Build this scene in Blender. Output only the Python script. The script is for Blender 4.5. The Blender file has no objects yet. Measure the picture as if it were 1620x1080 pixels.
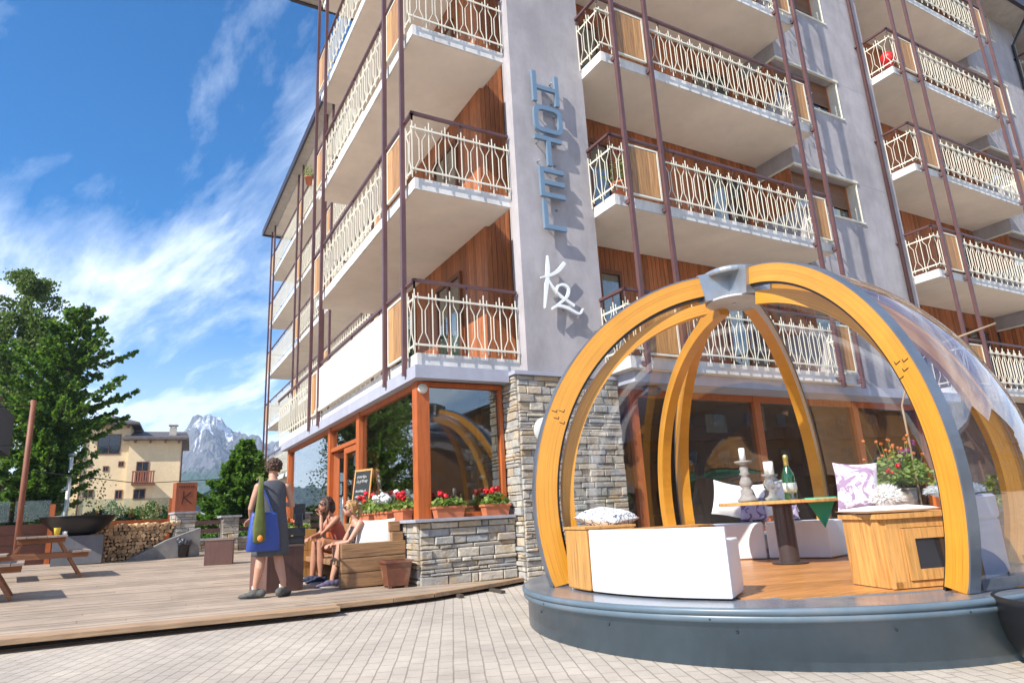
import bpy, bmesh, math, random
from mathutils import Vector, Matrix, noise
R = math.radians
random.seed(7)
sc = bpy.context.scene
col = sc.collection
# ------------------------------------------------------------------ camera
yaw, pitch, roll = 0.5185, 0.2538, -0.0529
fw = Vector((math.sin(yaw)*math.cos(pitch), math.cos(yaw)*math.cos(pitch), math.sin(pitch)))
rt = Vector((math.cos(yaw), -math.sin(yaw), 0)); up = rt.cross(fw)
c_, s_ = math.cos(roll), math.sin(roll)
rt2 = rt*c_ + up*s_; up2 = rt*(-s_) + up*c_
cd = bpy.data.cameras.new('camera'); cam = bpy.data.objects.new('camera', cd); col.objects.link(cam)
CAM = Vector((-3.518, -9.044, 1.202))
M = Matrix((rt2, up2, -fw)).transposed().to_4x4(); M.translation = CAM
cam.matrix_world = M
cd.sensor_width = 36; cd.lens = 1046.67/1620*36; cd.clip_end = 9000; cd.clip_start = .05
sc.camera = cam
# ------------------------------------------------------------------ sun, sky, exposure
SUN = Vector((3.0, 1.0, -2.9)).normalized()          # direction the light travels
sl = bpy.data.lights.new('sun', 'SUN'); sl.energy = 4.1; sl.angle = R(.53); sl.color = (1, .95, .87)
so = bpy.data.objects.new('sun', sl); col.objects.link(so)
so.rotation_euler = SUN.to_track_quat('-Z', 'Y').to_euler()
w = bpy.data.worlds.new('World'); sc.world = w; w.use_nodes = True
nt = w.node_tree; nt.nodes.clear()
def N(t, ty, **kw):
    n = t.nodes.new(ty)
    for k, v in kw.items():
        if k in n.inputs.keys(): n.inputs[k].default_value = v
        else: setattr(n, k, v)
    return n
sky = N(nt, 'ShaderNodeTexSky', sky_type='NISHITA', sun_disc=False, sun_elevation=R(42.5), sun_rotation=R(251.6), altitude=1500, air_density=1.0, dust_density=.35, ozone_density=3.0)
hs = N(nt, 'ShaderNodeHueSaturation', Saturation=1.55, Value=.92)
tc = N(nt, 'ShaderNodeTexCoord')
sep = N(nt, 'ShaderNodeSeparateXYZ'); nt.links.new(tc.outputs['Generated'], sep.inputs[0])
def mth(t, op, a, b=None, clamp=False):
    n = t.nodes.new('ShaderNodeMath'); n.operation = op; n.use_clamp = clamp
    for i, v in enumerate((a, b)):
        if v is None: continue
        if isinstance(v, (int, float)): n.inputs[i].default_value = v
        else: t.links.new(v, n.inputs[i])
    return n.outputs[0]
zz = mth(nt, 'ADD', mth(nt, 'MAXIMUM', sep.outputs[2], 0.0), .12)
cmb = N(nt, 'ShaderNodeCombineXYZ')
nt.links.new(mth(nt, 'DIVIDE', sep.outputs[0], zz), cmb.inputs[0]); nt.links.new(mth(nt, 'DIVIDE', sep.outputs[1], zz), cmb.inputs[1])
def mapping(t, src, rot=(0,0,0), scale=(1,1,1), loc=(0,0,0)):
    n = t.nodes.new('ShaderNodeMapping'); n.inputs['Rotation'].default_value = rot; n.inputs['Scale'].default_value = scale; n.inputs['Location'].default_value = loc
    t.links.new(src, n.inputs[0]); return n.outputs[0]
def noise_n(t, vec, scale, detail=6, rough=.6, dist=0.0, out='Fac'):
    n = t.nodes.new('ShaderNodeTexNoise'); n.inputs['Scale'].default_value = scale; n.inputs['Detail'].default_value = detail
    n.inputs['Roughness'].default_value = rough; n.inputs['Distortion'].default_value = dist
    if vec is not None: t.links.new(vec, n.inputs['Vector'])
    return n.outputs[out]
def ramp(t, fac, pts):
    n = t.nodes.new('ShaderNodeValToRGB'); e = n.color_ramp.elements
    while len(e) < len(pts): e.new(.5)
    for i, (p, c) in enumerate(pts):
        e[i].position = p; e[i].color = c if len(c) == 4 else (*c, 1)
    t.links.new(fac, n.inputs[0]); return n.outputs[0]
def mixc(t, fac, a, b, mode='MIX'):
    n = t.nodes.new('ShaderNodeMix'); n.data_type = 'RGBA'; n.blend_type = mode
    for i, v in ((0, fac), (6, a), (7, b)):
        if isinstance(v, (int, float)): n.inputs[i].default_value = v
        elif isinstance(v, tuple): n.inputs[i].default_value = (*v[:3], 1)
        else: t.links.new(v, n.inputs[i])
    return n.outputs[2]
pv = mapping(nt, mapping(nt, cmb.outputs[0], rot=(0,0,R(-16))), scale=(1.7, .50, 1), loc=(.85,1.2,0))
wisp = noise_n(nt, pv, 1.9, 13, .64, .30)
big = noise_n(nt, mapping(nt, cmb.outputs[0], loc=(3.1,1.7,0)), .75, 3, .5)
low = mth(nt, 'MULTIPLY', mth(nt, 'SUBTRACT', .62, sep.outputs[2], True), .50)
fac = mth(nt, 'ADD', mth(nt, 'MULTIPLY', wisp, .95), mth(nt, 'ADD', mth(nt, 'MULTIPLY', big, .55), low))
cf = ramp(nt, fac, [(.72, (0,0,0)), (.84, (.20,.20,.20)), (.94, (.48,.48,.48)), (1.0, (.68,.68,.68))])
nt.links.new(sky.outputs[0], hs.inputs['Color'])
cloudc = N(nt, 'ShaderNodeRGB'); cloudc.outputs[0].default_value = (7.6, 8.1, 8.7, 1)
hz_ = mth(nt,'MULTIPLY',mth(nt,'MULTIPLY',mth(nt,'SUBTRACT',.30,sep.outputs[2],True),2.6),.75,True)
cf = mth(nt,'MAXIMUM',cf,hz_)
mx = mixc(nt, cf, hs.outputs[0], cloudc.outputs[0])
bg = N(nt, 'ShaderNodeBackground', Strength=.118); nt.links.new(mx, bg.inputs[0])
wo = N(nt, 'ShaderNodeOutputWorld'); nt.links.new(bg.outputs[0], wo.inputs[0])
sc.view_settings.view_transform = 'Standard'; sc.view_settings.look = 'None'; sc.view_settings.gamma = 1
sc.view_settings.exposure = 1.0
sc.render.engine = 'CYCLES'
sc.cycles.max_bounces = 8; sc.cycles.transparent_max_bounces = 24; sc.cycles.transmission_bounces = 6
sc.cycles.use_denoising = True

# ------------------------------------------------------------------ materials
MATS = {}
def pm(name, c, rough=.6, metal=0., var=.12, vs=4, bump=0., bs=40, isl=0., axis=None, grain=0., spec=.5, c2=None, c2t=.5, coat=0., dirt=0.):
    """generic procedural surface: tone noise, random tone per loose piece, grain along an axis, bump"""
    if name in MATS: return MATS[name]
    m = bpy.data.materials.new(name); m.use_nodes = True; t = m.node_tree; MATS[name] = m
    b = t.nodes['Principled BSDF']
    b.inputs['Roughness'].default_value = rough; b.inputs['Metallic'].default_value = metal
    b.inputs['Specular IOR Level'].default_value = spec
    if coat: b.inputs['Coat Weight'].default_value = coat; b.inputs['Coat Roughness'].default_value = .15
    co = t.nodes.new('ShaderNodeTexCoord').outputs['Object']
    n1 = noise_n(t, co, vs, 5, .6)
    lo = tuple(x*(1-var) for x in c); hi = tuple(min(1, x*(1+var)) for x in c)
    cc = ramp(t, n1, [(.3, lo), (.7, hi)])
    if c2: 
        n3 = noise_n(t, mapping(t, co, loc=(5,3,1)), vs*.6, 4, .6)
        cc = mixc(t, ramp(t, n3, [(c2t-.08, (0,0,0)), (c2t+.08, (1,1,1))]), cc, c2)
    h = None
    if axis is not None:
        s = [14, 14, 14]; s[axis] = .9
        g = noise_n(t, mapping(t, co, scale=tuple(s)), 2.4, 6, .65, .6)
        cc = mixc(t, grain, cc, ramp(t, g, [(.35, tuple(x*.55 for x in c)), (.5, c), (.68, tuple(min(1, x*1.35) for x in c))]))
        h = g
    if isl:
        ri = t.nodes.new('ShaderNodeNewGeometry').outputs['Random Per Island']
        k = ramp(t, ri, [(0, (1-isl,)*3), (1, (1+isl*.6,)*3)])
        cc = mixc(t, 1.0, cc, k, 'MULTIPLY')
    if dirt:
        n4 = noise_n(t, mapping(t, co, scale=(1,1,.35)), 1.3, 8, .7)
        cc = mixc(t, 1.0, cc, ramp(t, n4, [(.38, (1-dirt,)*3), (.6, (1,1,1))]), 'MULTIPLY')
    t.links.new(cc, b.inputs['Base Color'])
    if bump:
        bn = t.nodes.new('ShaderNodeBump'); bn.inputs['Strength'].default_value = bump; bn.inputs['Distance'].default_value = .02
        t.links.new(h if h is not None else noise_n(t, co, bs, 6, .65), bn.inputs['Height']); t.links.new(bn.outputs[0], b.inputs['Normal'])
    return m
def stone_mat():
    m = bpy.data.materials.new('ashlar_stone'); m.use_nodes = True; t = m.node_tree; b = t.nodes['Principled BSDF']
    b.inputs['Roughness'].default_value = .85
    co = t.nodes.new('ShaderNodeTexCoord').outputs['Object']
    ri = t.nodes.new('ShaderNodeNewGeometry').outputs['Random Per Island']
    base = ramp(t, ri, [(0, (.34,.33,.30)), (.2, (.46,.42,.35)), (.38, (.38,.39,.39)), (.55, (.54,.47,.35)), (.72, (.37,.36,.34)), (.86, (.60,.54,.44)), (1, (.46,.35,.22))])
    n1 = noise_n(t, co, 9, 8, .7, .6)
    cc = mixc(t, 1.0, base, ramp(t, n1, [(.3, (.62,.62,.64)), (.55, (1,1,1)), (.75, (1.25,1.22,1.15))]), 'MULTIPLY')
    n2 = noise_n(t, mapping(t, co, loc=(3,8,1)), 3.2, 6, .7)
    cc = mixc(t, ramp(t, n2, [(.52, (0,0,0)), (.62, (.60,.60,.60))]), cc, (.46,.31,.15))
    t.links.new(cc, b.inputs['Base Color'])
    bn = t.nodes.new('ShaderNodeBump'); bn.inputs['Strength'].default_value = .9; bn.inputs['Distance'].default_value = .025
    t.links.new(noise_n(t, co, 22, 10, .72), bn.inputs['Height']); t.links.new(bn.outputs[0], b.inputs['Normal'])
    return m
def glass_mat(name, tint=(.75,.8,.78), rough=.015, ior=1.5, minr=.04, bump=0., bs=1.5):
    m = bpy.data.materials.new(name); m.use_nodes = True; t = m.node_tree; t.nodes.clear()
    tr = N(t, 'ShaderNodeBsdfTransparent'); tr.inputs[0].default_value = (*tint, 1)
    gl = N(t, 'ShaderNodeBsdfGlossy', Roughness=rough); gl.inputs[0].default_value = (1,1,1,1)
    fr = N(t, 'ShaderNodeLayerWeight', Blend=.5); f0 = ((ior-1)/(ior+1))**2*1.9
    f = mth(t, 'ADD', mth(t, 'MULTIPLY', mth(t, 'POWER', fr.outputs['Facing'], 4.2), 1-f0), f0+minr, True)
    ms = t.nodes.new('ShaderNodeMixShader'); t.links.new(f, ms.inputs[0]); t.links.new(tr.outputs[0], ms.inputs[1]); t.links.new(gl.outputs[0], ms.inputs[2])
    if bump:
        bn = t.nodes.new('ShaderNodeBump'); bn.inputs['Strength'].default_value = bump; bn.inputs['Distance'].default_value = .05
        co = t.nodes.new('ShaderNodeTexCoord').outputs['Object']
        t.links.new(noise_n(t, co, bs, 2, .5), bn.inputs['Height']); t.links.new(bn.outputs[0], gl.inputs['Normal']); t.links.new(bn.outputs[0], fr.inputs['Normal'])
    o = t.nodes.new('ShaderNodeOutputMaterial'); t.links.new(ms.outputs[0], o.inputs[0])
    return m
def leaf_mat(name, c, c2, tr=.35):
    m = bpy.data.materials.new(name); m.use_nodes = True; t = m.node_tree; b = t.nodes['Principled BSDF']
    ri = t.nodes.new('ShaderNodeNewGeometry').outputs['Random Per Island']
    cc = ramp(t, ri, [(0, c), (1, c2)])
    t.links.new(cc, b.inputs['Base Color']); b.inputs['Roughness'].default_value = .55; b.inputs['Specular IOR Level'].default_value = .3
    tl = N(t, 'ShaderNodeBsdfTranslucent'); t.links.new(mixc(t, 1.0, cc, (1.2,1.3,.6), 'MULTIPLY'), tl.inputs[0])
    ms = t.nodes.new('ShaderNodeMixShader'); ms.inputs[0].default_value = tr
    t.links.new(b.outputs[0], ms.inputs[1]); t.links.new(tl.outputs[0], ms.inputs[2])
    t.links.new(ms.outputs[0], t.nodes['Material Output'].inputs[0]); return m
STUCCO = pm('lilac_stucco', (.43,.40,.408), .9, var=.10, vs=2.2, bump=.35, bs=160, dirt=.22)
WHITE = pm('white_render', (.78,.76,.72), .85, var=.05, vs=3, bump=.15, bs=120, dirt=.30)
SOFFIT = pm('soffit_plaster', (.82,.73,.62), .9, var=.05, vs=.9, bump=.1, bs=60, dirt=.08)
FASCIA = pm('fascia_grey', (.40,.41,.48), .6, var=.06, dirt=.12)
CREAM = pm('cream_paint', (.78,.74,.60), .45, var=.06, vs=8, dirt=.12)
BROWNM = pm('brown_steel', (.115,.055,.055), .42, var=.15, vs=5)
PANELW = pm('panel_wood', (.42,.215,.08), .5, var=.25, vs=2.5, axis=2, grain=.9, bump=.25, isl=.5)
CLAD = pm('wood_cladding', (.37,.125,.042), .55, var=.2, vs=3, axis=2, grain=.75, bump=.2, isl=.35)
ORANGE = pm('orange_timber', (.43,.105,.022), .45, var=.15, vs=3, axis=2, grain=.5, bump=.1)
LARCH = pm('glulam_wood', (.62,.275,.025), .34, var=.10, vs=2, coat=.35)
def lam():
    t = LARCH.node_tree; b = t.nodes['Principled BSDF']; old = b.inputs['Base Color'].links[0].from_socket
    co = t.nodes.new('ShaderNodeTexCoord').outputs['Object']; vm = t.nodes.new('ShaderNodeVectorMath'); vm.operation = 'DISTANCE'; t.links.new(co, vm.inputs[0]); vm.inputs[1].default_value = (2.04,-4.24,1.267)
    cb = t.nodes.new('ShaderNodeCombineXYZ'); t.links.new(mth(t,'MULTIPLY',vm.outputs['Value'],70.), cb.inputs[0]); t.links.new(mth(t,'MULTIPLY',t.nodes.new('ShaderNodeSeparateXYZ').outputs[2],1.), cb.inputs[2])
    sp = [n for n in t.nodes if n.type == 'SEPXYZ'][0]; t.links.new(co, sp.inputs[0])
    f = noise_n(t, cb.outputs[0], 1.0, 5, .7); f2 = mth(t,'FRACT',mth(t,'MULTIPLY',vm.outputs['Value'],24.))
    c = mixc(t, 1.0, old, ramp(t, f, [(.3,(.68,.60,.5)),(.5,(1,1,1)),(.72,(1.15,1.12,1.05))]), 'MULTIPLY')
    c = mixc(t, 1.0, c, ramp(t, f2, [(.0,(.66,.58,.5)),(.05,(1,1,1))]), 'MULTIPLY'); t.links.new(c, b.inputs['Base Color'])
lam()
STONE = stone_mat()
SLATE = pm('grey_ledge_stone', (.34,.34,.37), .7, var=.15, vs=6, bump=.3)
MORTAR = pm('stone_mortar', (.14,.12,.10), .95, var=.2, bump=.5)
GLASS = glass_mat('window_glass', (.68,.72,.70), .008, 1.5, .085, bump=.04, bs=.7)
PLASTIC = glass_mat('clear_dome_panel', (.94,.95,.955), .008, 1.47, .03, bump=.06, bs=1.3)
DARK = pm('dark_interior', (.05,.042,.038), .8)
ROOMW = pm('room_wall', (.30,.19,.12), .8, var=.3, vs=1)
BLACK = pm('black_steel', (.012,.012,.014), .35, var=.2)
PLANK = pm('deck_plank', (.40,.305,.222), .75, var=.14, vs=2, axis=0, grain=.5, bump=.3, isl=.18, dirt=.20)
PICNIC = pm('picnic_timber', (.27,.11,.045), .6, var=.2, axis=0, grain=.6, bump=.2, isl=.25)
PICTOP = pm('weathered_timber', (.34,.26,.20), .75, var=.2, axis=0, grain=.6, bump=.3, isl=.2)
SOFAW = pm('sofa_timber', (.30,.165,.075), .7, var=.2, axis=0, grain=.8, bump=.5, isl=.22)
BOXW = pm('pine_board', (.58,.29,.085), .5, var=.14, axis=2, grain=.75, bump=.15, isl=.14)
BLUEG = pm('blue_grey_paint', (.115,.165,.205), .38, var=.10, vs=3, c2=(.16,.19,.22), c2t=.62, dirt=.15)
BLUETOP = pm('grey_floor_paint', (.15,.165,.19), .22, var=.15, vs=3, c2=(.26,.25,.25), c2t=.6)
STEEL = pm('brushed_steel', (.42,.44,.46), .32, metal=.75, var=.1, vs=8)
STRIP = pm('steel_cover_strip', (.20,.23,.27), .35, metal=.6, var=.15, vs=4)
SIGNB = pm('sign_blue_metal', (.19,.275,.36), .35, metal=.25, var=.06)
SIGNW = pm('sign_white', (.85,.87,.85), .4, var=.03)
WPLAST = pm('white_plastic', (.80,.81,.83), .4, var=.02, dirt=.07)
FABW = pm('white_fabric', (.78,.76,.74), .9, var=.05, bump=.3, bs=200)
TERRA = pm('terracotta', (.50,.16,.07), .75, var=.12, vs=5, bump=.15)
LEAF = leaf_mat('geranium_leaf', (.11,.19,.035), (.32,.40,.11))
PETR = pm('red_petals', (.72,.012,.02), .5, var=.2, isl=.35)
PETW = pm('white_petals', (.8,.8,.78), .5, isl=.1)
PETP = pm('purple_petals', (.35,.03,.30), .5, isl=.4)
PETO = pm('orange_petals', (.65,.18,.04), .5, isl=.4)
# ------------------------------------------------------------------ mesh helpers
def tag(o, label=None, cat=None, group=None, kind=None):
    if label: o['label'] = label
    if cat: o['category'] = cat
    if group: o['group'] = group
    if kind: o['kind'] = kind
    return o
def thing(name, label, cat, loc=(0,0,0), rz=0, group=None):
    o = bpy.data.objects.new(name, None); col.objects.link(o); o.location = loc; o.rotation_euler = (0,0,rz); o.empty_display_size = .2
    return tag(o, label, cat, group)
class MB:
    def __init__(s): s.v = []; s.f = []; s.sm = []
    def add(s, vs, fs, smooth=False):
        o = len(s.v); s.v += [tuple(v) for v in vs]; s.f += [tuple(i+o for i in f) for f in fs]; s.sm += [smooth]*len(fs); return s
    def box(s, a, b, bev=0.0):
        x0,y0,z0 = [min(a[i],b[i]) for i in range(3)]; x1,y1,z1 = [max(a[i],b[i]) for i in range(3)]
        if not bev:
            vs = [(x0,y0,z0),(x1,y0,z0),(x1,y1,z0),(x0,y1,z0),(x0,y0,z1),(x1,y0,z1),(x1,y1,z1),(x0,y1,z1)]
            return s.add(vs, [(0,3,2,1),(4,5,6,7),(0,1,5,4),(1,2,6,5),(2,3,7,6),(3,0,4,7)])
        bm = bmesh.new(); bmesh.ops.create_cube(bm, size=1)
        for v in bm.verts: v.co = Vector(((v.co.x+.5)*(x1-x0)+x0, (v.co.y+.5)*(y1-y0)+y0, (v.co.z+.5)*(z1-z0)+z0))
        bmesh.ops.bevel(bm, geom=bm.edges[:], offset=bev, segments=2, affect='EDGES', profile=.7)
        return s.bm(bm)
    def bm(s, bm, M=None, smooth=False):
        bm.verts.ensure_lookup_table(); bm.verts.index_update()
        vs = [(M @ v.co) if M else v.co.copy() for v in bm.verts]
        s.add(vs, [[v.index for v in f.verts] for f in bm.faces], smooth); bm.free(); return s
    def obox(s, c, u, v, n, a, b, h, bev=0.0):
        """box centred at c, half sizes a,b,h along unit axes u,v,n"""
        m = MB(); m.box((-a,-b,-h), (a,b,h), bev)
        u, v, n, c = Vector(u), Vector(v), Vector(n), Vector(c)
        return s.add([c+u*p[0]+v*p[1]+n*p[2] for p in m.v], m.f)
    def beam(s, p, q, wx, wz, up=(0,0,1), bev=0.0):
        p, q = Vector(p), Vector(q); d = (q-p); L = d.length; d.normalize(); up = Vector(up)
        if abs(d.dot(up)) > .99: up = Vector((0,1,0))
        v = up.cross(d).normalized(); n = d.cross(v)
        return s.obox((p+q)/2, d, v, n, L/2, wx/2, wz/2, bev)
    def tube(s, pts, r, n=6, caps=True, smooth=True):
        pts = [Vector(p) for p in pts]; rs = r if isinstance(r, (list, tuple)) else [r]*len(pts)
        rings = []; prev = None
        for i, p in enumerate(pts):
            d = (pts[min(i+1, len(pts)-1)] - pts[max(i-1, 0)]).normalized()
            if prev is None:
                a = Vector((0,0,1)) if abs(d.z) < .9 else Vector((1,0,0)); prev = (a - d*a.dot(d)).normalized()
            else: prev = (prev - d*prev.dot(d)).normalized()
            e = d.cross(prev); rr = rs[i]
            rings.append([p + (prev*math.cos(2*math.pi*(k+.5)/n) + e*math.sin(2*math.pi*(k+.5)/n))*rr for k in range(n)])
        vs = [v for ring in rings for v in ring]
        fs = [(i*n+k, i*n+(k+1)%n, (i+1)*n+(k+1)%n, (i+1)*n+k) for i in range(len(pts)-1) for k in range(n)]
        if caps: fs += [tuple(range(n-1,-1,-1)), tuple(range((len(pts)-1)*n, len(pts)*n))]
        return s.add(vs, fs, smooth)
    def loft(s, rings, smooth=True, n=16):
        """rings: (cx,cy,cz,rx,ry[,yaw]) horizontal ellipses"""
        vs = []
        for r in rings:
            a0 = r[5] if len(r) > 5 else 0
            for k in range(n):
                a = 2*math.pi*k/n; x, y = r[3]*math.cos(a), r[4]*math.sin(a)
                vs.append((r[0]+x*math.cos(a0)-y*math.sin(a0), r[1]+x*math.sin(a0)+y*math.cos(a0), r[2]))
        m = len(rings); fs = [(i*n+k, i*n+(k+1)%n, (i+1)*n+(k+1)%n, (i+1)*n+k) for i in range(m-1) for k in range(n)]
        fs += [tuple(range(n-1,-1,-1)), tuple(range((m-1)*n, m*n))]
        return s.add(vs, fs, smooth)
    def lathe(s, prof, c=(0,0,0), n=24, smooth=True, cap=True):
        return s.loft([(c[0], c[1], c[2]+z, max(r,.0005), max(r,.0005)) for r, z in prof], smooth, n)
    def ell(s, c, r, M=None, sub=2):
        bm = bmesh.new(); bmesh.ops.create_icosphere(bm, subdivisions=sub, radius=1)
        for v in bm.verts: v.co = Vector((v.co.x*r[0], v.co.y*r[1], v.co.z*r[2]))
        T = Matrix.Translation(c) @ (M.to_4x4() if M else Matrix.Identity(4))
        return s.bm(bm, T, True)
    def quad(s, a, b, c, d): return s.add([a,b,c,d], [(0,1,2,3)])
    def prism(s, poly, z0, z1, smooth=False):
        n = len(poly); vs = [(x,y,z0) for x,y in poly] + [(x,y,z1) for x,y in poly]
        return s.add(vs, [tuple(range(n-1,-1,-1)), tuple(range(n,2*n))] + [(i,(i+1)%n,n+(i+1)%n,n+i) for i in range(n)], smooth)
    def mesh(s, name):
        me = bpy.data.meshes.new(name); me.from_pydata([tuple(v) for v in s.v], [], s.f)
        me.polygons.foreach_set('use_smooth', s.sm); me.validate(); me.update(); return me
    def build(s, name, mat, parent=None, label=None, loc=None):
        me = s.mesh(name)
        for m in (mat if isinstance(mat, (list, tuple)) else [mat]): me.materials.append(m)
        o = bpy.data.objects.new(name, me); col.objects.link(o)
        if parent: o.parent = parent
        if loc: o.location = loc
        if label: o['label'] = label
        return o
def copy_tree(o, parent=None, loc=None):
    c = o.copy(); col.objects.link(c)
    if parent: c.parent = parent
    if loc is not None: c.location = loc
    for ch in list(o.children): copy_tree(ch, c)
    return c
def deckz(x, y): return .3 - .015*x + .018*y
def gz(x, y):
    return .14 + .007*max(-30, min(30, -x+2)) + .014*max(-20, min(30, y+4.2))
# ================================================================== SETTING
def zk(k): return 3.40 + 2.9*(k-1)
# pavement of concrete blocks
def paver_mat():
    m = bpy.data.materials.new('concrete_pavers'); m.use_nodes = True; t = m.node_tree; b = t.nodes['Principled BSDF']
    co = t.nodes.new('ShaderNodeTexCoord').outputs['Object']
    br = t.nodes.new('ShaderNodeTexBrick'); 
    va = t.nodes.new('ShaderNodeVectorMath'); va.operation = 'MULTIPLY_ADD'; t.links.new(noise_n(t, co, 3.5, 3, .6, 0, 'Color'), va.inputs[0]); va.inputs[1].default_value = (.018,.018,0); t.links.new(mapping(t, co, rot=(0,0,R(-66))), va.inputs[2]); t.links.new(va.outputs[0], br.inputs[0])
    br.inputs['Scale'].default_value = 1; br.inputs['Brick Width'].default_value = .21; br.inputs['Row Height'].default_value = .108; br.inputs['Mortar Size'].default_value = .006
    br.inputs['Mortar Smooth'].default_value = .3; br.inputs['Color1'].default_value = (.44,.385,.315,1); br.inputs['Color2'].default_value = (.49,.43,.355,1); br.inputs['Mortar'].default_value = (.31,.26,.21,1); br.inputs['Bias'].default_value = .1
    n1 = noise_n(t, co, 1.1, 8, .7); n2 = noise_n(t, co, 90, 4, .7)
    cc = mixc(t, 1.0, br.outputs[0], ramp(t, n1, [(.35, (.80,.79,.80)), (.62, (1.08,1.07,1.06))]), 'MULTIPLY')
    cc = mixc(t, 1.0, cc, ramp(t, n2, [(.3, (.86,.86,.86)), (.6, (1.04,1.04,1.04))]), 'MULTIPLY')
    n5 = noise_n(t, mapping(t, co, loc=(9,2,0)), 5, 6, .75)
    cc = mixc(t, ramp(t, n5, [(.66, (0,0,0)), (.72, (.5,.5,.5))]), cc, (.25,.20,.16))
    t.links.new(cc, b.inputs['Base Color']); b.inputs['Roughness'].default_value = .85
    bn = t.nodes.new('ShaderNodeBump'); bn.inputs['Strength'].default_value = .6; bn.inputs['Distance'].default_value = .01
    hh = mth(t, 'ADD', mth(t, 'MULTIPLY', br.outputs['Fac'], -1.0), mth(t, 'MULTIPLY', n2, .25))
    t.links.new(hh, bn.inputs['Height']); t.links.new(bn.outputs[0], b.inputs['Normal'])
    return m
g = MB()
xs = [-1750,-600,-120,-40,-28,-14,-8,-4,0,4,8,14,20,32,60,120,600,1750]; ys = [-1750,-600,-120,-40,-24,-12,-8,-4.2,-2,0,2,6,12,18,26,34,60,120,600,1900]
vs = [(x,y,gz(x,y)) for y in ys for x in xs]; n = len(xs)
g.add(vs, [(j*n+i,j*n+i+1,(j+1)*n+i+1,(j+1)*n+i) for j in range(len(ys)-1) for i in range(n-1)])
tag(g.build('pavement', paver_mat()), kind='structure')
# timber terrace, plank by plank
g = MB(); pw = .145; y = -.95; rr = random.Random(3)
def xend(y):
    pts = [(-.95,-1.40),(-.90,-.75),(-.80,-.2),(-.55,.42),(-.3,1.0),(.06,1.66)]
    if y >= .06: return 1.7 if y < .2 else 1.0
    for (a,b),(c,d) in zip(pts, pts[1:]):
        if a <= y <= c: return b+(d-b)*(y-a)/(c-a)
    return -1.4
while y < 13.5:
    x1 = xend(y+pw*.4); x = -16 - rr.random()*3
    while x < x1-.05:
        e = min(x+rr.choice((3,3.6,4.2)), x1)
        if e < -12.5 : x = e; continue
        z = [deckz(x,y), deckz(e-.006,y)]; z2 = [deckz(x,y+pw), deckz(e,y+pw)]; h = .035
        dz = rr.uniform(-.0025,.0025); y2 = y+pw-.011; ee = e-.006
        vs = [(x,y,z[0]+dz-h),(ee,y,z[1]+dz-h),(ee,y2,z2[1]+dz-h),(x,y2,z2[0]+dz-h),(x,y,z[0]+dz),(ee,y,z[1]+dz),(ee,y2,z2[1]+dz),(x,y2,z2[0]+dz)]
        g.add(vs, [(0,3,2,1),(4,5,6,7),(0,1,5,4),(1,2,6,5),(2,3,7,6),(3,0,4,7)]); x = e
    y += pw
deck = tag(g.build('timber_terrace', PLANK), 'broad low terrace of weathered planks in front of the hotel', 'terrace')
g = MB()
pts = [(-1.44,-1.0),(-.75,-.955),(-.2,-.86),(.42,-.61),(1.0,-.36),(1.70,.0)]
for (a,b),(c,d) in zip(pts, pts[1:]):
    L = math.hypot(c-a,d-b); g.beam((a,b,deckz(a,b)-.012),(c,d,deckz(c,d)-.012),.15,.05,bev=.004)
g.beam((-14,-1.12,deckz(-14,-1.1)-.02),(-1.44,-1.12,deckz(-1.44,-1.1)-.02),.30,.05,bev=.005)
g.build('edge_board', pm('edge_board_wood', (.38,.245,.14), .7, axis=0, grain=.6, bump=.3, var=.2), deck)
g = MB()
for (a,b),(c,d) in zip([(-14,-1.0),(-1.44,-.93)]+pts[1:], pts[:1]+pts[1:]):
    if (a,b)!=(c,d): g.beam((a,b+.07,deckz(a,b)-.11),(c,d+.07,deckz(c,d)-.11),.05,.14)
for i in range(24): g.beam((-13+.6*i,-.9,deckz(-13+.6*i,-.9)-.1),(-13+.6*i,13,deckz(-13+.6*i,13)-.1),.06,.12)
g.build('joist', pm('dark_joist', (.06,.045,.035), .9), deck)

# ------------------------------------------------------------------ hotel
H = thing('hotel_building', 'tall lilac hotel of many balconies with cream railings and brown steel posts', 'hotel', (0,0,0))
# walls
g = MB()
g.box((1.77,-.23,3.36),(3.37,0,17.4)); g.box((2.2,0,3.36),(3.37,.8,17.4)); tag(g.build('sign_pillar', STUCCO, H), 'broad lilac pillar carrying the upright letters')
g = MB(); g.box((1.72,.86,3.42),(40,6.9,17.4)); g.build('core_wall', STUCCO, H)
NB = 4
for j in range(NB):
    X0 = 3.37+10*j
    g = MB(); a, b_ = X0+5.98, X0+9.99
    zz0 = 3.36
    for k in range(1,6):
        s0, l0 = zk(k)+1.38, zk(k)+2.45
        g.box((a,-.23,zz0),(b_,.86,s0)); g.box((X0+8.28,-.228,s0),(b_-.003,.855,l0)); zz0 = l0
    g.box((a,-.23,zz0),(b_,.86,17.4)); g.build('facade_wall', STUCCO, H)
# cladding, each board an island
def boards(g, p, q, n, z0, z1, w_=.11):
    p, q = Vector(p), Vector(q); d = q-p; L = d.length; d.normalize(); k = max(1, round(L/w_))
    for i in range(k):
        c = p + d*(L*(i+.5)/k); g.obox((c.x,c.y,(z0+z1)/2), d, Vector(n), (0,0,1), L/k/2-.004, .012, (z1-z0)/2)
g = MB(); boards(g,(1.705,.84,0),(1.705,6.88,0),(-1,0,0),3.62,17.38); boards(g,(1.70,.845,0),(2.2,.845,0),(0,-1,0),3.62,17.38)
g.build('wood_cladding', CLAD, H)
for j in range(NB):
    X0 = 3.37+10*j; g = MB(); boards(g,(X0+.01,.845,0),(X0+5.97,.845,0),(0,-1,0),3.62,17.38); g.build('wood_cladding', CLAD, H)
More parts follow.
